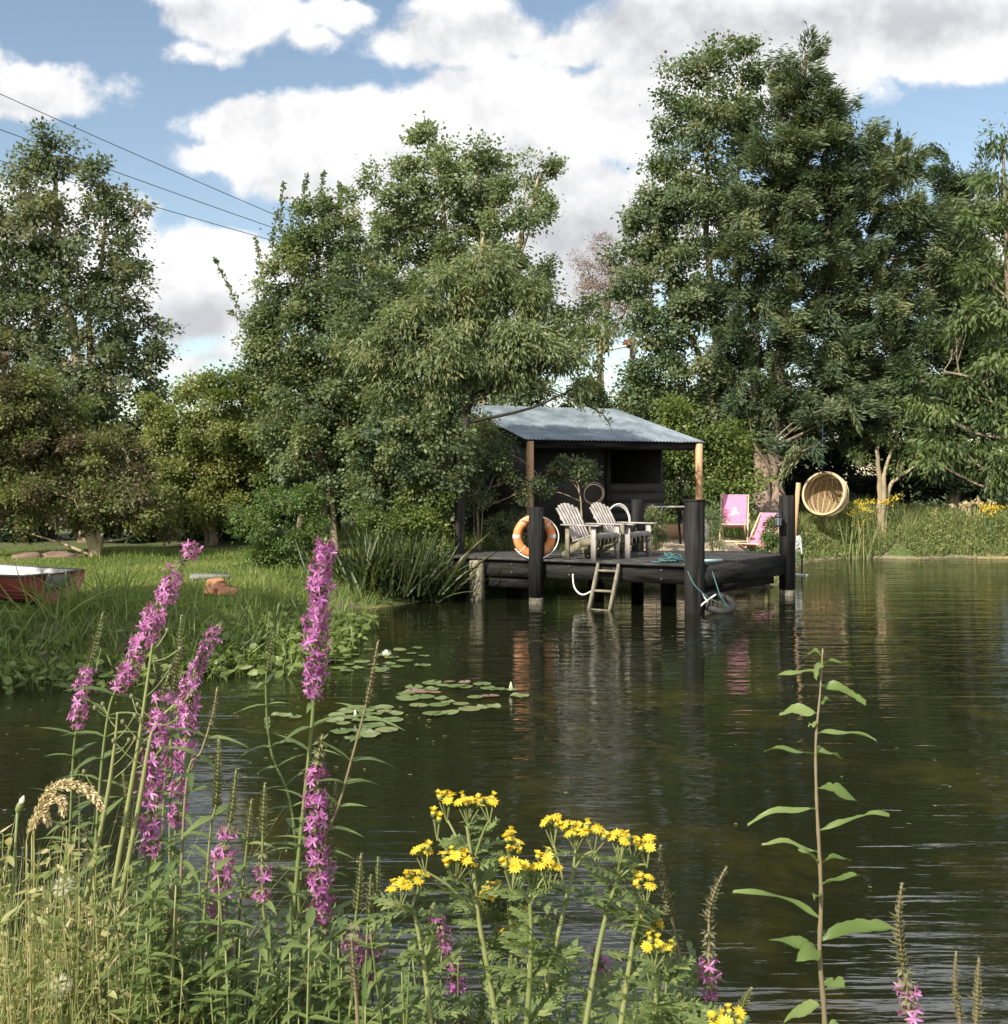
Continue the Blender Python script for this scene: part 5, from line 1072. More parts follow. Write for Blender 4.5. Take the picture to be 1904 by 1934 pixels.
# ------------------------------------------------------------------ water lilies
def make_lilies():
    rng = np.random.default_rng(12)
    patches = [('round green lily pad in the far patch beside the open white flower', 'lily pads in the far patch', [(632, 1249), (650, 1243), (668, 1238), (640, 1262), (660, 1256), (694, 1228), (684, 1250), (703, 1257), (722, 1238), (742, 1243), (757, 1228), (774, 1235), (765, 1248), (790, 1225), (800, 1240), (797, 1257), (748, 1260), (735, 1254), (719, 1268), (655, 1268), (712, 1264), (676, 1262)], .088),
               ('round green lily pad in the middle patch near the white bud', 'lily pads in the middle patch', [(768, 1312), (784, 1300), (800, 1318), (815, 1303), (833, 1320), (834, 1295), (862, 1297), (880, 1300), (893, 1318), (905, 1294), (846, 1330), (884, 1340), (830, 1333), (925, 1335), (816, 1347), (822, 1352), (852, 1348), (770, 1322), (812, 1290), (868, 1330), (790, 1333)], .094),
               ('round green lily pad in the near patch behind the tall purple flowers', 'lily pads in the near patch', [(652, 1345), (672, 1339), (690, 1342), (708, 1340), (728, 1338), (640, 1352), (662, 1356), (684, 1352), (706, 1350), (726, 1346), (748, 1348), (630, 1362), (650, 1368), (676, 1364), (700, 1362), (722, 1360), (745, 1362), (660, 1380), (684, 1382), (708, 1372), (730, 1380), (645, 1384), (668, 1396), (560, 1356), (530, 1352), (700, 1388), (546, 1402), (690, 1372)], .083)]
    def mesh(mat, notch):
        b = MB(); n = 22; a = np.linspace(notch, 2 * math.pi - notch, n); r = 1 + rng.normal(0, .018, n); V = np.vstack((np.c_[np.cos(a) * r, np.sin(a) * r, rng.uniform(.01, .16) * np.clip(np.sin(a * rng.integers(1, 4) + rng.uniform(0, 6)), 0, 1)], [[.06, 0, .0]]))
        b.add(V, tris=[(n, i, i + 1) for i in range(n - 1)], tint=rng.uniform(.1, .9)); o = b.build('lily_pad', mat); me = o.data; bpy.data.objects.remove(o); return me
    gm = [mesh(M['pad_green'], rng.uniform(.1, .3)) for _ in range(9)]; rm = [mesh(M['pad_red'], .15) for _ in range(3)]
    def place(me, px, py, r, label, group):
        Y = CAMZ * F / (py - HY); x = (px - CX) / F * Y; o = bpy.data.objects.new('lily_pad', me); COL.objects.link(o)
        s = r * rng.uniform(.66, 1.1); o.location = (x + rng.normal(0, .01), Y + rng.normal(0, .02), .007 + rng.uniform(0, .005)); o.scale = (s, s, s); o.rotation_euler = (rng.normal(0, .012), rng.normal(0, .012), rng.uniform(0, 6.28)); tag(o, label, 'lily pad', group)
    for l, g, pts, r in patches:
        for p in pts: place(gm[rng.integers(0, 9)], *p, r, l, g)
    for p in ((848, 1289), (878, 1290), (800, 1309), (818, 1310), (776, 1307)): place(rm[rng.integers(0, 3)], *p, .085, 'reddish brown lily pad among the green ones of the middle patch', 'reddish lily pads')
    for p in ((918, 1301), (940, 1303), (928, 1316), (965, 1304), (982, 1316)): place(rm[0] if p[0] == 928 else gm[rng.integers(0, 9)], *p, .085, 'dark lily pad around the white bud at the right of the middle patch', 'lily pads round the white bud')
    # flowers
    def flower(px, py, n, L, spread, label, name='water_lily'):
        Y = CAMZ * F / (py - HY); c = np.array(((px - CX) / F * Y, Y, .01)); t = thing(name, label, 'flower', c); b = MB()
        for k, (m, tilt) in enumerate(((8, .55), (8, .95), (6, 1.3))[:n]):
            a = np.arange(m) * 2 * math.pi / m + k * .4; tl = math.pi / 2 - (math.pi / 2 - tilt) * spread; d = np.stack((np.cos(a) * math.cos(tl), np.sin(a) * math.cos(tl), np.full(m, math.sin(tl))), -1); nn = np.stack((-np.cos(a), -np.sin(a), np.full(m, .6)), -1)
            b.blades(np.tile(c + (0, 0, .02), (m, 1)), d, nn, L, L * .42, -.15, (.5, 1, .9, .5, .05), .15, .6)
        b.build('petals', M['white_petal'], t); s = MB(); s.ball(c + (0, 0, .022), .010 if n > 2 else .004, 8, 6); s.build('stamens', M['ragdisc'], t)
    flower(729, 1247, 3, .085, 1., 'open white water lily flower in the far lily patch'); flower(965, 1310, 2, .075, .12, 'closed white lily bud at the right of the middle patch'); flower(671, 1360, 2, .055, .3, 'small half open pale flower in the near lily patch')


make_lilies()


# ------------------------------------------------------------------ flowers on the near bank
def path_frames(k): return norm(np.gradient(k, axis=0))


def at_t(k, t):
    """points and tangents along a polyline at parameters 0..1"""
    s = np.clip(t, 0, 1) * (len(k) - 1.001); i = s.astype(int); f = (s - i)[:, None]; return k[i] * (1 - f) + k[i + 1] * f, norm(k[i + 1] - k[i])


def ring_dirs(tan, a):
    u = norm(np.cross(tan, np.array((.2, 1., .1)))); w = np.cross(tan, u); return u * np.cos(a)[:, None] + w * np.sin(a)[:, None]


def loosestrife(label, Y, pts, flowers, seed, buds=None, r=.0035, fat=1., leaves=True, stem='stem_green', dens=1., budw=1., pinkness=.5):
    """pts: pixels from tip to base; flowers / buds: (from, to) fractions of the way down from the tip that carry whorls"""
    rng = np.random.default_rng(seed); px = spline([P(x, y, Y + (i / (len(pts) - 1)) * .05) for i, (x, y) in enumerate(pts)], 40)
    cl = np.concatenate(([0], np.cumsum(np.linalg.norm(np.diff(px, axis=0), axis=1)))); uu = np.linspace(0, cl[-1], 60); px = np.stack([np.interp(uu, cl, px[:, i]) for i in range(3)], -1)
    base = px[-1].copy(); g = ground_at(base[0], base[1]); dirv = px[-1] - px[-3]; base[2] = g
    k = np.vstack((px, (px[-1] + (0, 0, -.02)) * .5 + (base + px[-1]) * .25, base))
    t = thing('purple_loosestrife', label, 'flower', base, 'purple loosestrife on the near bank')
    s = MB(); s.tube(k, np.linspace(r * .45, r * 1.15, len(k)), 7, rng.uniform(.2, .8)); s.build('stem', M[stem], t, smooth=True)
    ln = np.linalg.norm(np.diff(px, axis=0), axis=1).sum()
    bud = MB(); any_b = False
    if flowers:
        pet = MB()
        for (f0, f1) in flowers:
            nw = max(2, int((f1 - f0) * ln / .0150))
            tt = f0 + (f1 - f0) * (np.arange(nw) + rng.uniform(-.2, .2, nw)) / max(nw - 1, 1); env = .72 + .28 * np.sin(np.linspace(.15, 3.0, nw)); skip = rng.uniform(size=nw) > min(1, .93 * dens)
            for a, sc, sk in zip(tt, env, skip):
                c, tn = at_t(px, np.array([a])); m = rng.integers(5, 10)
                an = rng.uniform(0, 6.28) + np.arange(m) * 2 * math.pi / m + rng.normal(0, .25, m); rd = ring_dirs(np.repeat(tn, m, 0), an)
                # calyces at the stem
                q = c + rd * .003; bud.leaves(q, rd * .8 + tn * .4, tn + rd * .1, .014, .0065, .1, rng.uniform(.2, .9, m))
                bl = ring_dirs(np.repeat(tn, 2, 0), rng.uniform(0, 3.14) + np.array((0, math.pi))); bud.leaves(np.repeat(c, 2, 0), norm(bl - tn * .5), -tn + bl * .2, .022, .006, .1, rng.uniform(0, .4, 2)); any_b = True
                if sk: continue
                ax = norm(rd + -tn * rng.uniform(-.35, .55, (m, 1))); ctr = c + rd * rng.uniform(.007, .020, m)[:, None] * fat * sc - tn * rng.uniform(-.004, .006, (m, 1))
                for j in range(6):
                    e1_ = norm(np.cross(ax, tn + .01)); e2_ = np.cross(ax, e1_); ph = j * math.pi / 3 + rng.uniform(-.45, .45, m); d = norm(e1_ * np.cos(ph)[:, None] + e2_ * np.sin(ph)[:, None] + ax * rng.uniform(.05, .7, (m, 1)))
                    pet.blades(ctr, d, ax, rng.uniform(.0095, .0145, m) * fat * sc, rng.uniform(.0028, .0044, m) * fat, rng.uniform(-.3, .7, m), (.45, .9, 1, .25), .1, np.clip(rng.normal(pinkness, .25, m), 0, 1))
        pet.build('blossom', M['petal'], t)
    for (f0, f1) in (buds or [(0, .12)]):
        nw = max(3, int((f1 - f0) * ln / .0075))
        for i in range(nw):
            u = i / nw; c, tn = at_t(px, np.array([f0 + (f1 - f0) * u])); m = 7; an = rng.uniform(0, 6.28) + np.arange(m) * 2 * math.pi / m; rd = ring_dirs(np.repeat(tn, m, 0), an); w = (.35 + .65 * min(1, u * 1.6)) * budw
            bud.leaves(np.repeat(c, m, 0), norm(rd * .75 - tn * .75), rd + tn * .2, .0135 * w * rng.uniform(.8, 1.3, m), .0062 * w, .2, np.clip(rng.normal(.45, .25, m), 0, 1))
            if i % 3 == 1: bud.leaves(np.repeat(c, 3, 0), norm(rd[:3] * 1. - tn * .35), -tn + rd[:3] * .1, .022 * w, .0045 * w, .1, .3)
    bud.build('calyx', M['bud'], t)
    if leaves:
        lf = MB(); e0 = max([q[1] for q in (flowers or [])] + [q[1] for q in (buds or [(0, .12)])]); lower = np.linalg.norm(px[-1] - base)
        n = int(((1 - e0) * ln) / .045) + 1
        for i in range(n):
            c, tn = at_t(px, np.array([e0 + .02 + (1 - e0) * i / n])); a = rng.uniform(0, 3.14) + np.array((0, math.pi)); rd = ring_dirs(np.repeat(tn, 2, 0), a)
            lf.blades(np.repeat(c, 2, 0), norm(rd + -tn * rng.uniform(.1, .7, (2, 1))), -tn + rd * .3, rng.uniform(.05, .085, 2), rng.uniform(.011, .017, 2), rng.uniform(.1, .6, 2), (.55, 1, .85, .5, .03), .18, rng.uniform(0, 1, 2))
        nl = int(lower / .05)
        for i in range(nl):
            c = px[-1] + (base - px[-1]) * (i / max(nl, 1)); tn = norm((px[-1] - base))[None]; a = rng.uniform(0, 3.14) + np.array((0, math.pi)); rd = ring_dirs(np.repeat(tn, 2, 0), a)
            lf.blades(np.repeat(c[None], 2, 0), norm(rd + tn * .3), tn + rd * .3, rng.uniform(.06, .10, 2), rng.uniform(.012, .019, 2), rng.uniform(.1, .6, 2), (.55, 1, .85, .5, .03), .18, rng.uniform(0, 1, 2))
        lf.build('foliage', M['loosestrife_leaf'], t)
    return t


LS = [
    ('tallest pink loosestrife leaning right in front of the lawn', 2.05, [(365, 1034), (330, 1085), (285, 1180), (240, 1275), (205, 1345), (180, 1600), (165, 1990)], [(.0, .30)], 1, dict(fat=1.12, buds=[(0, .05)], dens=.9)),
    ('slim loosestrife with a green tip and pink flowers only below, left of the tallest one', 2.1, [(194, 1158), (182, 1210), (165, 1270), (145, 1370), (135, 1500), (120, 1980)], [(.14, .27)], 2, dict(buds=[(0, .13)], dens=.75)),
    ('thick bright pink loosestrife spike standing upright left of the water gap', 2.0, [(318, 1275), (305, 1330), (292, 1430), (283, 1590), (280, 1760), (275, 1990)], [(.06, .47)], 3, dict(fat=1.2, buds=[(0, .08)], r=.005, pinkness=.6)),
    ('pink loosestrife spike close behind and right of the thick bright one', 2.1, [(368, 1265), (358, 1330), (348, 1420), (335, 1540), (320, 1700), (305, 1990)], [(.03, .40)], 4, dict(fat=1.1, dens=.95)),
    ('dark purple leaning loosestrife with a bright pink tip beside the marsh plants', 2.2, [(412, 1178), (392, 1215), (372, 1265), (345, 1320), (330, 1370), (310, 1500), (300, 1990)], [(.01, .06), (.07, .26)], 5, dict(fat=.95, dens=.9)),
    ('dark bud spike with no flowers just left of the leaning purple one', 2.1, [(302, 1210), (300, 1260), (298, 1330), (296, 1500), (290, 1990)], None, 6, dict(buds=[(0, .20)], budw=1.15)),
    ('green bud spike with no flowers behind the leaning purple loosestrife', 2.15, [(342, 1165), (338, 1220), (330, 1290), (322, 1450), (318, 1990)], None, 7, dict(buds=[(0, .2)], budw=1.1)),
    ('tall dark purple loosestrife rising before the iris clump', 1.95, [(616, 1015), (606, 1090), (598, 1180), (594, 1290), (588, 1380), (566, 1600), (530, 1990)], [(.01, .30)], 8, dict(fat=1.15, r=.0048, pinkness=.25, buds=[(0, .03)])),  # low tint: tree shade on this spike is put into the petal colour
    ('long purple loosestrife standing below the tall dark one', 1.9, [(608, 1390), (600, 1450), (596, 1560), (602, 1650), (608, 1760), (600, 1990)], [(.02, .60)], 9, dict(fat=1.05, dens=.85, pinkness=.3)),  # shaded spike too, its shade painted in by the darker petal tint
    ('pale seeded loosestrife spike right of the long purple one', 1.95, [(634, 1475), (628, 1540), (622, 1620), (620, 1720), (606, 1990)], [(.28, .48)], 10, dict(buds=[(0, .3)], dens=.5, stem='stem_red')),
    ('thin bare topped loosestrife before the marsh plants left of the dark purple one', 2.2, [(527, 1140), (517, 1195), (508, 1245), (502, 1300), (512, 1420), (555, 1560), (575, 1990)], None, 11, dict(buds=[(0, .16)], budw=.8)),
    ('dark seed spike leaning right over the near lily pads', 1.9, [(714, 1212), (700, 1290), (688, 1345), (668, 1420), (640, 1520), (600, 1640), (560, 1990)], None, 12, dict(buds=[(0, .16)], budw=.8, stem='stem_red')),
    ('dark thin seed spike near the water gap with a bent stem', 2.0, [(410, 1300), (402, 1350), (380, 1420), (350, 1500), (330, 1990)], None, 13, dict(buds=[(0, .12)], budw=.7, stem='stem_red')),
    ('stout grey green bud spike in the middle of the water gap', 1.95, [(413, 1395), (412, 1450), (408, 1520), (395, 1600), (370, 1990)], None, 14, dict(buds=[(0, .24)], budw=1.15)),
    ('bud tipped loosestrife with a pink lower spike left of the bottom lily stems', 1.9, [(446, 1455), (438, 1530), (425, 1600), (412, 1700), (402, 1780), (395, 1990)], [(.20, .55)], 15, dict(buds=[(0, .2)], fat=1.1, dens=.9)),
    ('green spiked loosestrife with only a few pink flowers at its middle', 1.85, [(500, 1482), (497, 1550), (495, 1640), (498, 1720), (515, 1830), (545, 1990)], [(.25, .42)], 16, dict(buds=[(0, .2)], dens=.35)),
    ('short bright green bud spike between two taller ones at the lower left', 2.0, [(475, 1512), (470, 1560), (462, 1640), (450, 1760), (440, 1990)], None, 17, dict(buds=[(0, .16)], budw=.9)),
    ('leftmost of three small green spikes left of the ragwort', 1.8, [(682, 1615), (678, 1680), (670, 1760), (668, 1850), (650, 1990)], [(.34, .62)], 18, dict(buds=[(0, .3)], dens=.45)),
    ('rightmost of three small green spikes left of the ragwort', 1.85, [(714, 1622), (712, 1690), (706, 1770), (690, 1850), (665, 1990)], [(.36, .6)], 19, dict(buds=[(0, .3)], dens=.45)),
    ('dark middle one of three small spikes left of the ragwort', 1.85, [(700, 1655), (698, 1720), (692, 1790), (684, 1880), (662, 1990)], [(.38, .75)], 20, dict(buds=[(0, .28)], dens=.6, pinkness=.2)),
    ('blurred pale bud spike at the bottom edge left of the ragwort', 1.6, [(664, 1770), (668, 1830), (674, 1900), (678, 1990)], None, 21, dict(buds=[(0, .5)], budw=.8, stem='stem_red', leaves=False)),
    ('reddish stemmed loosestrife with a tan spike right of the ragwort', 1.8, [(1247, 1600), (1254, 1670), (1272, 1750), (1288, 1850), (1296, 1990)], [(.45, .55)], 22, dict(buds=[(0, .36)], dens=.3, stem='stem_red')),
    ('bent tipped tan loosestrife spike between the ragwort and the tall leafy stem', 1.8, [(1371, 1640), (1352, 1680), (1340, 1730), (1340, 1830), (1348, 1990)], [(.36, .70)], 23, dict(buds=[(0, .34)], dens=.4, stem='stem_red')),
    ('green grass like spike at the bottom edge right of the ragwort', 1.7, [(1418, 1868), (1402, 1905), (1392, 1990)], None, 24, dict(buds=[(0, .5)], budw=.9, leaves=False)),
    ('tan spike with bright pink flowers at the lower right corner', 1.6, [(1703, 1672), (1697, 1740), (1705, 1820), (1718, 1900), (1735, 1990)], [(.50, .98)], 25, dict(buds=[(0, .5)], fat=1.0, dens=.55, stem='stem_red', pinkness=.75)),
    ('darkest seed spike at the lower right corner', 1.6, [(1806, 1800), (1804, 1860), (1812, 1920), (1816, 1990)], None, 26, dict(buds=[(0, .7)], budw=.7, leaves=False, stem='stem_red')),
    ('rightmost brown seed spike at the lower right corner', 1.6, [(1849, 1812), (1846, 1870), (1844, 1930), (1840, 1990)], None, 27, dict(buds=[(0, .7)], budw=.8, leaves=False, stem='stem_red')),
    ('deep purple loosestrife hidden low among the ragwort stems', 2.1, [(822, 1725), (845, 1790), (862, 1860), (880, 1990)], [(.02, .8)], 28, dict(dens=.6, pinkness=.15)),
    ('small purple loosestrife sprig low between the ragwort stems on the right', 2.1, [(1120, 1800), (1140, 1850), (1150, 1990)], [(.05, .5)], 29, dict(dens=.5, pinkness=.2)),
    ('short pale bud spike low in the leaves at the lower left', 1.9, [(440, 1760), (433, 1830), (420, 1900), (410, 1990)], None, 30, dict(buds=[(0, .4)], budw=.8, stem='stem_red')),
    ('thick green bud spike before the pink ones at the lower left', 1.85, [(322, 1670), (324, 1740), (322, 1850), (310, 1990)], None, 31, dict(buds=[(0, .35)], budw=1.0, stem='stem_red')),
    ('left leaning bud spike above the arching grass head', 2.1, [(150, 1540), (165, 1580), (185, 1700), (200, 1990)], [(.1, .2)], 32, dict(buds=[(0, .3)], dens=.3)),
    ('pale green spike at the left behind the thick pink loosestrife', 2.15, [(232, 1460), (240, 1520), (246, 1640), (250, 1990)], None, 33, dict(buds=[(0, .3)], budw=1.1)),
]
for l, Y, pts, fl, sd, kw in LS: loosestrife(l, Y, pts, fl, sd, **kw)


def ragwort(label, Y, stem, heads, seed, r=.0046, lush=.50):
    """stem: pixels from base to top; heads: (px, py, width px, fraction up the stem it springs from)"""
    rng = np.random.default_rng(seed); k = spline([P(x, y, Y) for x, y in stem], 30); base = k[0].copy(); base[2] = ground_at(base[0], base[1]); k = np.vstack((base, k))
    t = thing('ragwort', label, 'ragwort', base, 'yellow ragwort on the near bank'); s = MB(); s.tube(k, np.linspace(r * 1.15, r * .55, len(k)), 8, rng.uniform(.3, .9))
    lf = MB(); ray = MB(); disc = MB(); cup = MB()
    def ragged(c, d, L, up):
        """a deeply cut leaf: a rib with pairs of toothed lobes"""
        d = d / np.linalg.norm(d); up = norm(up - d * (up @ d)); sd = np.cross(d, up); n = 6; q = np.linspace(.12, .95, n)
        pts = c + d * (q * L)[:, None] - up * (.25 * q ** 2 * L)[:, None]
        for sgn in (-1, 1):
            w = L * (.16 + .22 * np.sin(q * 3.0)) * rng.uniform(.7, 1.2, n); dd = norm(sd * sgn + d * .55 + up * rng.uniform(-.3, .3, (n, 1))); tn_ = rng.uniform(0, 1, n)
            lf.blades(pts, dd, up + np.zeros((n, 3)), w, w * .42, .2, (.35, .8, 1, .55, .1), .1, tn_)
            lf.leaves(pts + dd * w[:, None] * .5, norm(dd + d * .9), up + np.zeros((n, 3)), w * .45, w * .25, .1, tn_)
        lf.blades(c[None], d[None], up[None], L, L * .10, .25, (.6, 1, .9, .8, .5, .1), .1, .6)
    ln = np.linalg.norm(np.diff(k, axis=0), axis=1).sum(); nl = int(ln / .026 * lush)
    for i in range(nl):
        c, tn = at_t(k, np.array([rng.uniform(.12, .97)])); a = rng.uniform(0, 6.28, 1); rd = ring_dirs(tn, a)[0]; L = rng.uniform(.035, .085) * (1.15 if rng.uniform() < .4 else .8); ragged(c[0], rd + tn[0] * rng.uniform(.1, .9), L, tn[0] - rd * .2)
    for (hx, hy, hw, fr) in heads:
        h = P(hx, hy, Y + rng.uniform(-.05, .05)); st, tn = at_t(k, np.array([fr])); st = st[0]; br = spline([st, st * .45 + h * .55 + (h - st) * (.0, 0, 0) + np.array((0, 0, -.012)), h - (0, 0, .035)], 9); s.tube(br, np.linspace(r * .55, r * .36, 9), 6, .6)
        R = hw / F * Y / 2; nf = max(5, int(rng.uniform(.9, 1.2) * (R / .0070) ** 2))
        for i in range(2): ragged(br[4 + i], norm(np.array((rng.normal(), rng.normal(), .5))), .035, np.array((0, 0, 1.)))
        for i in range(nf):
            a = i * 2.4 + rng.uniform(0, .5); rr = R * math.sqrt((i + .5) / nf) * rng.uniform(.8, 1.1); c = h + np.array((math.cos(a) * rr, math.sin(a) * rr * .8, rng.uniform(-.006, .009) - .25 * rr * rr / max(R, .01)))
            s.sticks([h - np.array((0, 0, .04))], [c - np.array((0, 0, .01))], .0014, .0011, 4, .6)
            ax = norm(np.array((math.cos(a) * .5 * rr / R, math.sin(a) * .5 * rr / R - .18, .8)) + rng.normal(0, .15, 3)); u = norm(np.cross(ax, (0, 1, .1))); w = np.cross(ax, u); A = np.array((u, w, ax)); opened = rng.uniform() < .45
            cup.lathe([(.0015, -.009), (.0042, -.005), (.0046, .0005), (.003, .001)], c, A, 8, rng.uniform(.3, 1))
            disc.lathe([(.0042, 0), (.0038, .002), (.002, .0032), (0, .0035)], c, A, 9, rng.uniform(0, 1))
            m = 12; an = np.arange(m) * 2 * math.pi / m + rng.uniform(0, 1); lift = rng.uniform(-.1, .5) if opened else rng.uniform(1.0, 2.6)
            d = norm(u * np.cos(an)[:, None] + w * np.sin(an)[:, None] + ax * lift); ray.blades(c + d * .003 + ax * .001, d, ax - d * .2, rng.uniform(.0064, .0092, m) * (1 if opened else .85), .0032, rng.uniform(-.05, .35, m), (.6, 1, .95, .3), .08, np.clip(rng.normal(.5, .3, m), 0, 1))
    s.build('stem', M['stem_green'], t, smooth=True); lf.build('foliage', M['ragleaf'], t); cup.build('calyx', M['ragleaf'], t); disc.build('flower_disc', M['ragdisc'], t); ray.build('blossom', M['ragpetal'], t)


RW = [
    ('tallest ragwort whose top heads stand against the dark water', 1.75, [(948, 1990), (925, 1850), (905, 1740), (895, 1650), (882, 1560)], [(845, 1508, 34, .70), (884, 1514, 48, .9), (925, 1506, 36, .8), (803, 1604, 34, .55), (862, 1618, 58, .6), (826, 1540, 20, .6)]),
    ('leftmost ragwort with two yellow green heads', 1.75, [(818, 1990), (805, 1850), (790, 1760), (778, 1710)], [(755, 1672, 46, .85), (786, 1655, 44, .95)]),
    ('ragwort with the wide open daisies in the middle of the group', 1.7, [(990, 1990), (1000, 1860), (1003, 1760), (1000, 1690)], [(967, 1636, 44, .9), (1005, 1640, 42, .95), (1036, 1640, 44, .9), (1030, 1612, 36, .85)]),
    ('shaded ragwort behind the open daisies', 1.9, [(900, 1990), (915, 1860), (935, 1760), (940, 1720)], [(928, 1682, 60, .9), (960, 1690, 50, .95), (985, 1715, 40, .85), (910, 1700, 36, .8), (962, 1760, 36, .7)]),
    ('ragwort with a long flat row of yellow heads on the right', 1.75, [(1012, 1990), (1040, 1830), (1065, 1720), (1085, 1640)], [(1046, 1555, 34, .75), (1088, 1562, 52, .95), (1122, 1566, 46, .98)]),
    ('ragwort with paired heads right of the long flat row', 1.75, [(1098, 1990), (1125, 1820), (1150, 1710), (1172, 1650)], [(1172, 1582, 36, .9), (1196, 1584, 40, .97), (1222, 1592, 34, .93)]),
    ('ragwort with a reddish tinted head below the paired ones', 1.75, [(1165, 1990), (1185, 1850), (1198, 1760), (1205, 1710)], [(1192, 1658, 40, .95), (1220, 1664, 40, .98), (1208, 1738, 28, .6), (1240, 1748, 26, .55)]),
    ('short ragwort with bright heads lowest on the right of the group', 1.7, [(1228, 1990), (1238, 1900), (1243, 1830)], [(1236, 1784, 42, .9), (1262, 1792, 34, .95)]),
    ('ragwort head cut by the bottom edge right of the group', 1.6, [(1378, 2040), (1378, 1985), (1376, 1960)], [(1360, 1926, 40, .9), (1388, 1922, 44, .98)]),
    ('small budding ragwort stalk behind the open daisies', 1.85, [(960, 1990), (965, 1780), (962, 1640)], [(962, 1580, 16, .97), (975, 1600, 30, .9)]),
]
for k, (l, Y, st, hd) in enumerate(RW): ragwort(l, Y, st, hd, 100 + k)


def leafy_stem():
    Y = 1.7; rng = np.random.default_rng(3); k = spline([P(x, y, Y) for x, y in ((1560, 1990), (1556, 1900), (1548, 1800), (1551, 1700), (1547, 1600), (1542, 1500), (1541, 1400), (1549, 1310), (1554, 1225))], 40); base = k[0].copy(); base[2] = ground_at(base[0], base[1])
    t = thing('tall_leafy_stem', 'single tall reddish stem with drooping oval leaves against the dark water', 'plant', base); s = MB(); s.tube(np.vstack((base, k)), np.concatenate(([.0046], np.linspace(.0043, .0010, 40) ** 1.0 * (1 + .22 * (np.arange(40) % 3 == 0)))), 9, np.concatenate(([0], np.linspace(.05, .6, 40))).repeat(9).tolist() + [.1, .5]); s.build('stem', M['stem_red'], t, smooth=True)
    Ls = [(1554, 1292, 1612, 1330, 24, .5), (1541, 1340, 1484, 1358, 26, .55), (1552, 1383, 1645, 1400, 12, .3), (1535, 1417, 1452, 1415, 10, .1), (1545, 1420, 1580, 1432, 30, .5), (1548, 1497, 1602, 1522, 30, .6), (1543, 1532, 1438, 1556, 17, .35), (1552, 1570, 1673, 1535, 14, .12), (1547, 1602, 1454, 1592, 17, .25),
          (1550, 1622, 1515, 1604, 16, .1), (1562, 1622, 1600, 1622, 16, .3), (1555, 1672, 1617, 1655, 24, .1), (1546, 1728, 1412, 1682, 20, .3), (1553, 1782, 1676, 1752, 42, .12), (1543, 1802, 1468, 1784, 24, .3), (1552, 1802, 1520, 1818, 34, .3), (1553, 1855, 1592, 1868, 44, .2),
          (1555, 1240, 1524, 1236, 9, .5), (1556, 1256, 1603, 1260, 9, .45), (1551, 1272, 1486, 1280, 10, .4), (1552, 1260, 1540, 1275, 16, .3), (1550, 1690, 1536, 1696, 12, .3), (1545, 1900, 1490, 1930, 30, .3), (1560, 1930, 1600, 1955, 30, .3), (1548, 1330, 1566, 1322, 12, .3), (1546, 1365, 1530, 1372, 10, .3)]
    for (x0, y0, x1, y1, w, cu) in Ls:
        i = int(np.argmin(np.abs((HY - (k[:, 2] - CAMZ) * F / Y) - y0))); a = k[i]; b_ = P(x1, y1, Y + rng.uniform(-.04, .03)); d = b_ - a; L = np.linalg.norm(d) * 1.08; m = MB()
        nrm = np.array((rng.uniform(-.5, .5), -.15 - .5 * rng.uniform(0, 1) * min(1, w / 30), .85)); ns = 15; q = np.linspace(0, 1, ns)
        pr = np.clip(np.sin(np.pi * np.clip((q - .06) / .94, 0, 1) ** .85), .06, 1) ** .8 * (1 + np.where(np.arange(ns) % 2 == 0, .05, -.05)) * rng.uniform(.93, 1.05, ns); pr[0] = .10; pr[-1] = .02 if rng.uniform() < .6 else .3
        if rng.uniform() < .35: pr[rng.integers(6, 12)] *= rng.uniform(.45, .7)
        m.blades((a + d * .02)[None], (d + np.array((0, 0, cu * L * .9)))[None], nrm[None], L, max(w, 13) / F * Y * 1.02, cu, pr, rng.uniform(.10, .26), rng.uniform(.0, 1.)); V = m.V[-1].reshape(-1, 3, 3); un = norm(nrm)
        V[:, 0] += un * (np.sin(q * 9 + rng.uniform(0, 6)) * .0035)[:, None]; V[:, 2] += un * (np.sin(q * 8 + rng.uniform(0, 6)) * .0035)[:, None]; V += un * (-.25 * L * np.clip(q - .72, 0, 1) ** 1.5 * rng.uniform(0, 2.5))[:, None, None]; m.V[-1] = V.reshape(-1, 3); tv = np.array(m.tv[-1]).reshape(-1, 3); tv[:, 1] += .22; m.tv[-1] = tv.reshape(-1)
        m.sticks([a], [a + d * .05 + (0, 0, cu * L * .04)], .0020, .0014, 5, .7); m.build('leaf', M['broad_leaf'], t, smooth=False)


M['broad_leaf'] = leafmat('broad_leaf', [(.085, .14, .035), (.13, .185, .05), (.19, .24, .085)], trans=.38, rough=.45)
leafy_stem()


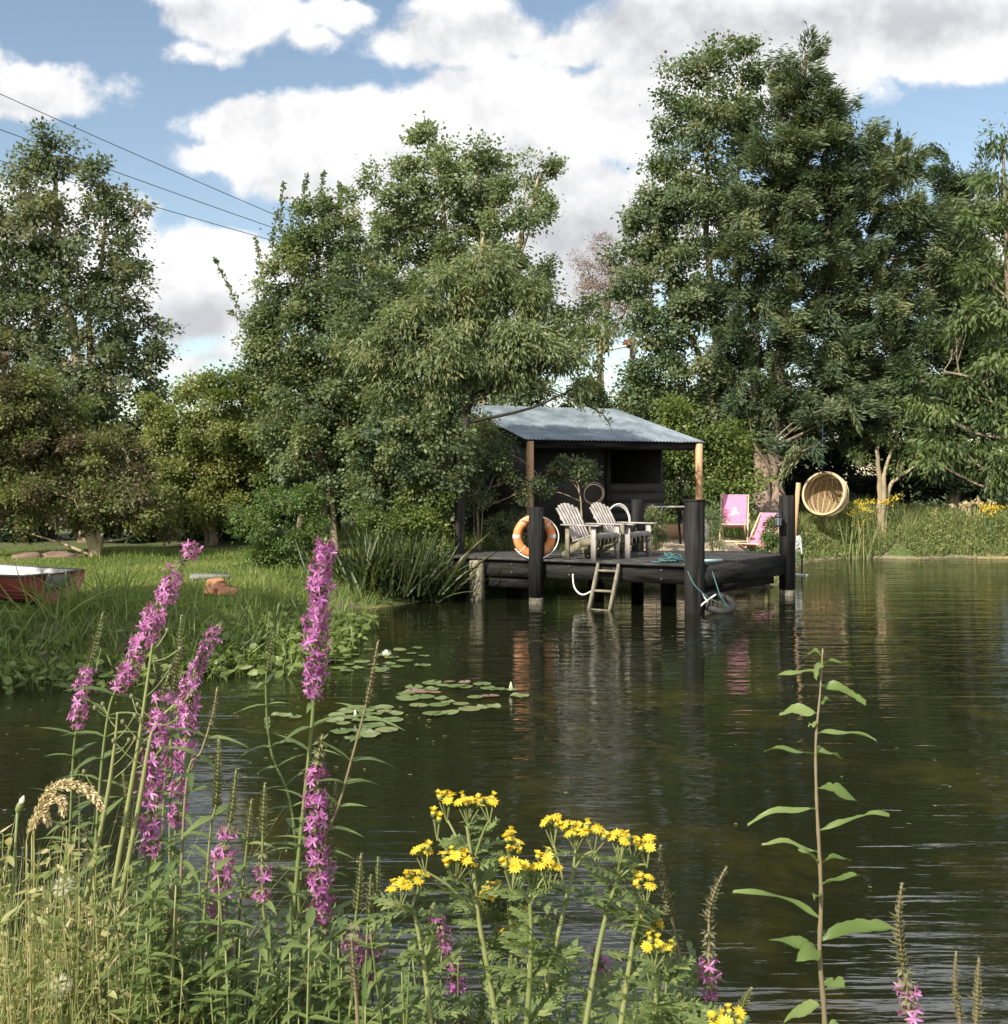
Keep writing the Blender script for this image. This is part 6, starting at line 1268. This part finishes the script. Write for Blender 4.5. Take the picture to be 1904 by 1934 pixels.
def near_growth():
    rng = np.random.default_rng(9)
    # tangled grass at the lower left
    def field(n, Y0, Y1, x0, x1, hmin, hmax, mat, name, wd, lean, curl):
        Yp = rng.uniform(Y0, Y1, n); px = rng.uniform(x0, x1, n); X = (px - CX) / F * Yp; z = height(X, Yp); p = np.stack((X, Yp, np.maximum(z, 0) - .02), -1)
        edge = np.clip(1.12 - (px + 40) / 520., .35, 1); b = MB(); d = upright(rng, n, lean) + np.array((.10, 0, 0)); b.blades(p, d, side_normals(rng, n), rng.uniform(hmin, hmax, n) * edge, rng.uniform(*wd, n), rng.uniform(*curl, n), (.7, 1, .95, .8, .5, .03), .15, np.clip(rng.beta(1.2, 1.6, n), 0, 1)); return tag(b.build(name, mat), kind='stuff')
    field(5200, 1.65, 2.5, -160, 330, .40, 1.05, M['longgrass'], 'long_grass', (.003, .0075), .34, (.0, .75))
    field(1200, 1.9, 2.7, -160, 420, .3, .6, M['grass'], 'long_grass', (.006, .011), .3, (.2, .7))
    # small leafy weeds tangled into the grass
    wl = MB()
    for i in range(170):
        px = rng.uniform(-60, 380); Y = rng.uniform(1.7, 2.3); x = (px - CX) / F * Y; top = rng.uniform(1560, 1930) + max(0, px - 150) * .5; b0 = np.array((x + rng.normal(0, .06), Y, ground_at(x, Y))); t1 = P(px, top, Y); k = spline([b0, (b0 + t1) / 2 + rng.normal(0, .04, 3), t1], 12); wl.tube(k, np.linspace(.0022, .0008, 12), 4, rng.uniform(.3, 1)); m = 34
        c, tn = at_t(k, rng.uniform(.3, 1, m)); rd = ring_dirs(tn, rng.uniform(0, 6.28, m)); wl.blades(c, norm(rd + tn * rng.uniform(-.3, 1.2, (m, 1))), tn + rd * .2 + rng.normal(0, .3, (m, 3)), rng.uniform(.012, .038, m), rng.uniform(.004, .012, m), rng.uniform(-.1, .6, m), (.5, 1, .7, .05), .12, np.clip(rng.beta(1.4, 1.8, m), 0, 1))
    tag(wl.build('tangled_weeds', M['longgrass']), kind='stuff')
    # leafy undergrowth below the flowers
    n = 300; stems = MB(); lf = MB()
    for i in range(n):
        px = rng.uniform(210, 760) if i < 225 else rng.uniform(760, 1320); Y = rng.uniform(1.75, 2.35); x = (px - CX) / F * Y; top = (rng.uniform(1640, 1960) if px < 430 else rng.uniform(1730, 1980)) if i < 225 else rng.uniform(1790, 1990)
        b0 = np.array((x + rng.normal(0, .05), Y, ground_at(x, Y))); t1 = P(px, top, Y); k = spline([b0, (b0 + t1) / 2 + rng.normal(0, .02, 3), t1], 12); stems.tube(k, np.linspace(.0035, .0015, 12), 5, rng.uniform(0, 1)); m = 20
        t = np.repeat(np.linspace(.35, 1, m // 2), 2); c, tn = at_t(k, t); a = np.repeat(np.arange(m // 2) * 1.57, 2) + np.tile((0, math.pi), m // 2) + rng.normal(0, .2, m); rd = ring_dirs(tn, a)
        lf.blades(c, norm(rd + tn * rng.uniform(.1, .8, (m, 1))), tn + rd * .2, rng.uniform(.045, .09, m) * (1.15 - .5 * t), rng.uniform(.010, .018, m), rng.uniform(.1, .6, m), (.55, 1, .85, .5, .03), .18, rng.uniform(0, 1, m))
    tag(stems.build('flower_stems', M['stem_green']), kind='stuff'); tag(lf.build('undergrowth_leaves', M['loosestrife_leaf']), kind='stuff')
    # arching straw coloured grass head
    def plume(label, Y, pts, base, size, cnt, nm='dry_grass'):
        k = spline([P(x, y, Y) for x, y in pts], 24); b0 = P(*base, Y + .02); b0[2] = ground_at(b0[0], b0[1]); t = thing(nm, label, 'grass', b0, 'dry grass heads on the near bank'); s = MB(); s.tube(np.vstack((spline([b0, (b0 + k[0]) / 2, k[0]], 8), k)), .0016, 5, .6); s.build('stalk', M['longgrass'], t)
        h = MB(); u = rng.uniform(.12, 1, cnt); c, tn = at_t(k, u); w = size * np.sin(np.clip(u, .05, .98) * 3.0) + .003; d = norm(tn + rvec(rng, cnt) * .75); h.leaves(c + rvec(rng, cnt) * w[:, None] * .5, d, rvec(rng, cnt), .010, .0035, .1, rng.uniform(0, 1, cnt)); h.build('seeds', M['straw'], t)
    plume('big arching straw grass head above the lower left tangle', 1.9, [(64, 1600), (68, 1545), (95, 1492), (135, 1482), (170, 1496), (192, 1525)], (60, 1990), .011, 620)
    plume('small drooping straw grass head under the big arching one', 1.95, [(60, 1580), (75, 1535), (100, 1510), (118, 1515), (119, 1535)], (55, 1990), .010, 300)
    plume('lowest short straw grass head at the left under the arching ones', 1.95, [(50, 1590), (62, 1550), (80, 1540), (92, 1553)], (45, 1990), .008, 220)
    plume('thin bent straw grass head in the middle of the lower left leaves', 1.9, [(150, 1690), (175, 1742), (215, 1760), (240, 1800)], (140, 1990), .007, 200)
    # seed clocks
    for (x, y, Y, l) in ((119, 1676, 1.85, 'white fluffy seed clock among the grass at the left'), (114, 1862, 1.8, 'ragged grey seed clock low in the grass at the left')):
        c = P(x, y, Y); b0 = c * (1, 1, 0) + (0, .03, ground_at(c[0], c[1])); t = thing('seed_clock', l, 'seed head', b0, 'seed clocks in the grass'); s = MB(); s.tube(spline([b0, (b0 + c) / 2 + (.01, 0, 0), c], 8), .002, 5); s.build('stalk', M['stem_green'], t)
        h = MB(); m = 420; d = rvec(rng, m); h.leaves(c + d * .004, d, rvec(rng, m), rng.uniform(.010, .019, m), .0011, .0, rng.uniform(0, 1, m)); h.build('fluff', M['fluff'], t)
    # slender branching stems with tiny heads
    for j, (pts, l) in enumerate(((((288, 1215), (280, 1275), (262, 1400), (235, 1560), (160, 1990)), 'slim branching green stem with tiny seed heads behind the tallest pink spike'), (((330, 1330), (300, 1360), (283, 1400), (255, 1560), (170, 1990)), 'forked pale green stem right of the slim branching one'), (((222, 1345), (215, 1420), (192, 1560), (100, 1990)), 'thick pale green stalk leaning out of the lower left tangle'))):
        Y = 2.0; k = spline([P(x, y, Y) for x, y in pts], 24); b0 = k[-1].copy(); b0[2] = ground_at(b0[0], b0[1]); t = thing('branching_stem', l, 'plant', b0, 'pale stems in the lower left'); s = MB(); s.tube(np.vstack((k, b0)), np.linspace(.0016, .0058, 25), 6, .9); hd = MB()
        for q in range(7):
            i = 1 + q * 2; e = k[i] + np.array((rng.choice((-1, 1)) * rng.uniform(.02, .06), rng.uniform(-.02, .02), rng.uniform(.01, .05))); s.tube(spline([k[i + 1], (k[i + 1] + e) / 2 - (0, 0, .006), e], 6), .0011, 4, .8); hd.ball(e, .0042, 6, 5, scale=(1, 1, 1.3))
        s.build('stem', M['stem_green'], t, smooth=True); hd.build('seed_cluster', M['bud'], t)
    # white bud at the left edge
    c = P(33, 1533, 1.9); b0 = np.array((c[0] - .05, 1.92, .35)); t = thing('white_bud', 'pale closed flower bud on a green stalk at the left edge', 'flower', b0); s = MB(); s.tube(spline([b0, (b0 + c) / 2 - (.01, 0, 0), c], 9), .0022, 6); s.lathe([(.002, -.002), (.006, .004), (.006, .012), (.004, .018)], c, norm(np.array(((1, 0, -.4), (0, 1, 0), (.4, 0, 1)))), 8); s.build('stalk', M['stem_green'], t)
    s = MB(); s.lathe([(.004, .016), (.0045, .022), (.001, .03)], c, norm(np.array(((1, 0, -.4), (0, 1, 0), (.4, 0, 1)))), 8); s.build('petals', M['white_petal'], t)


near_growth()
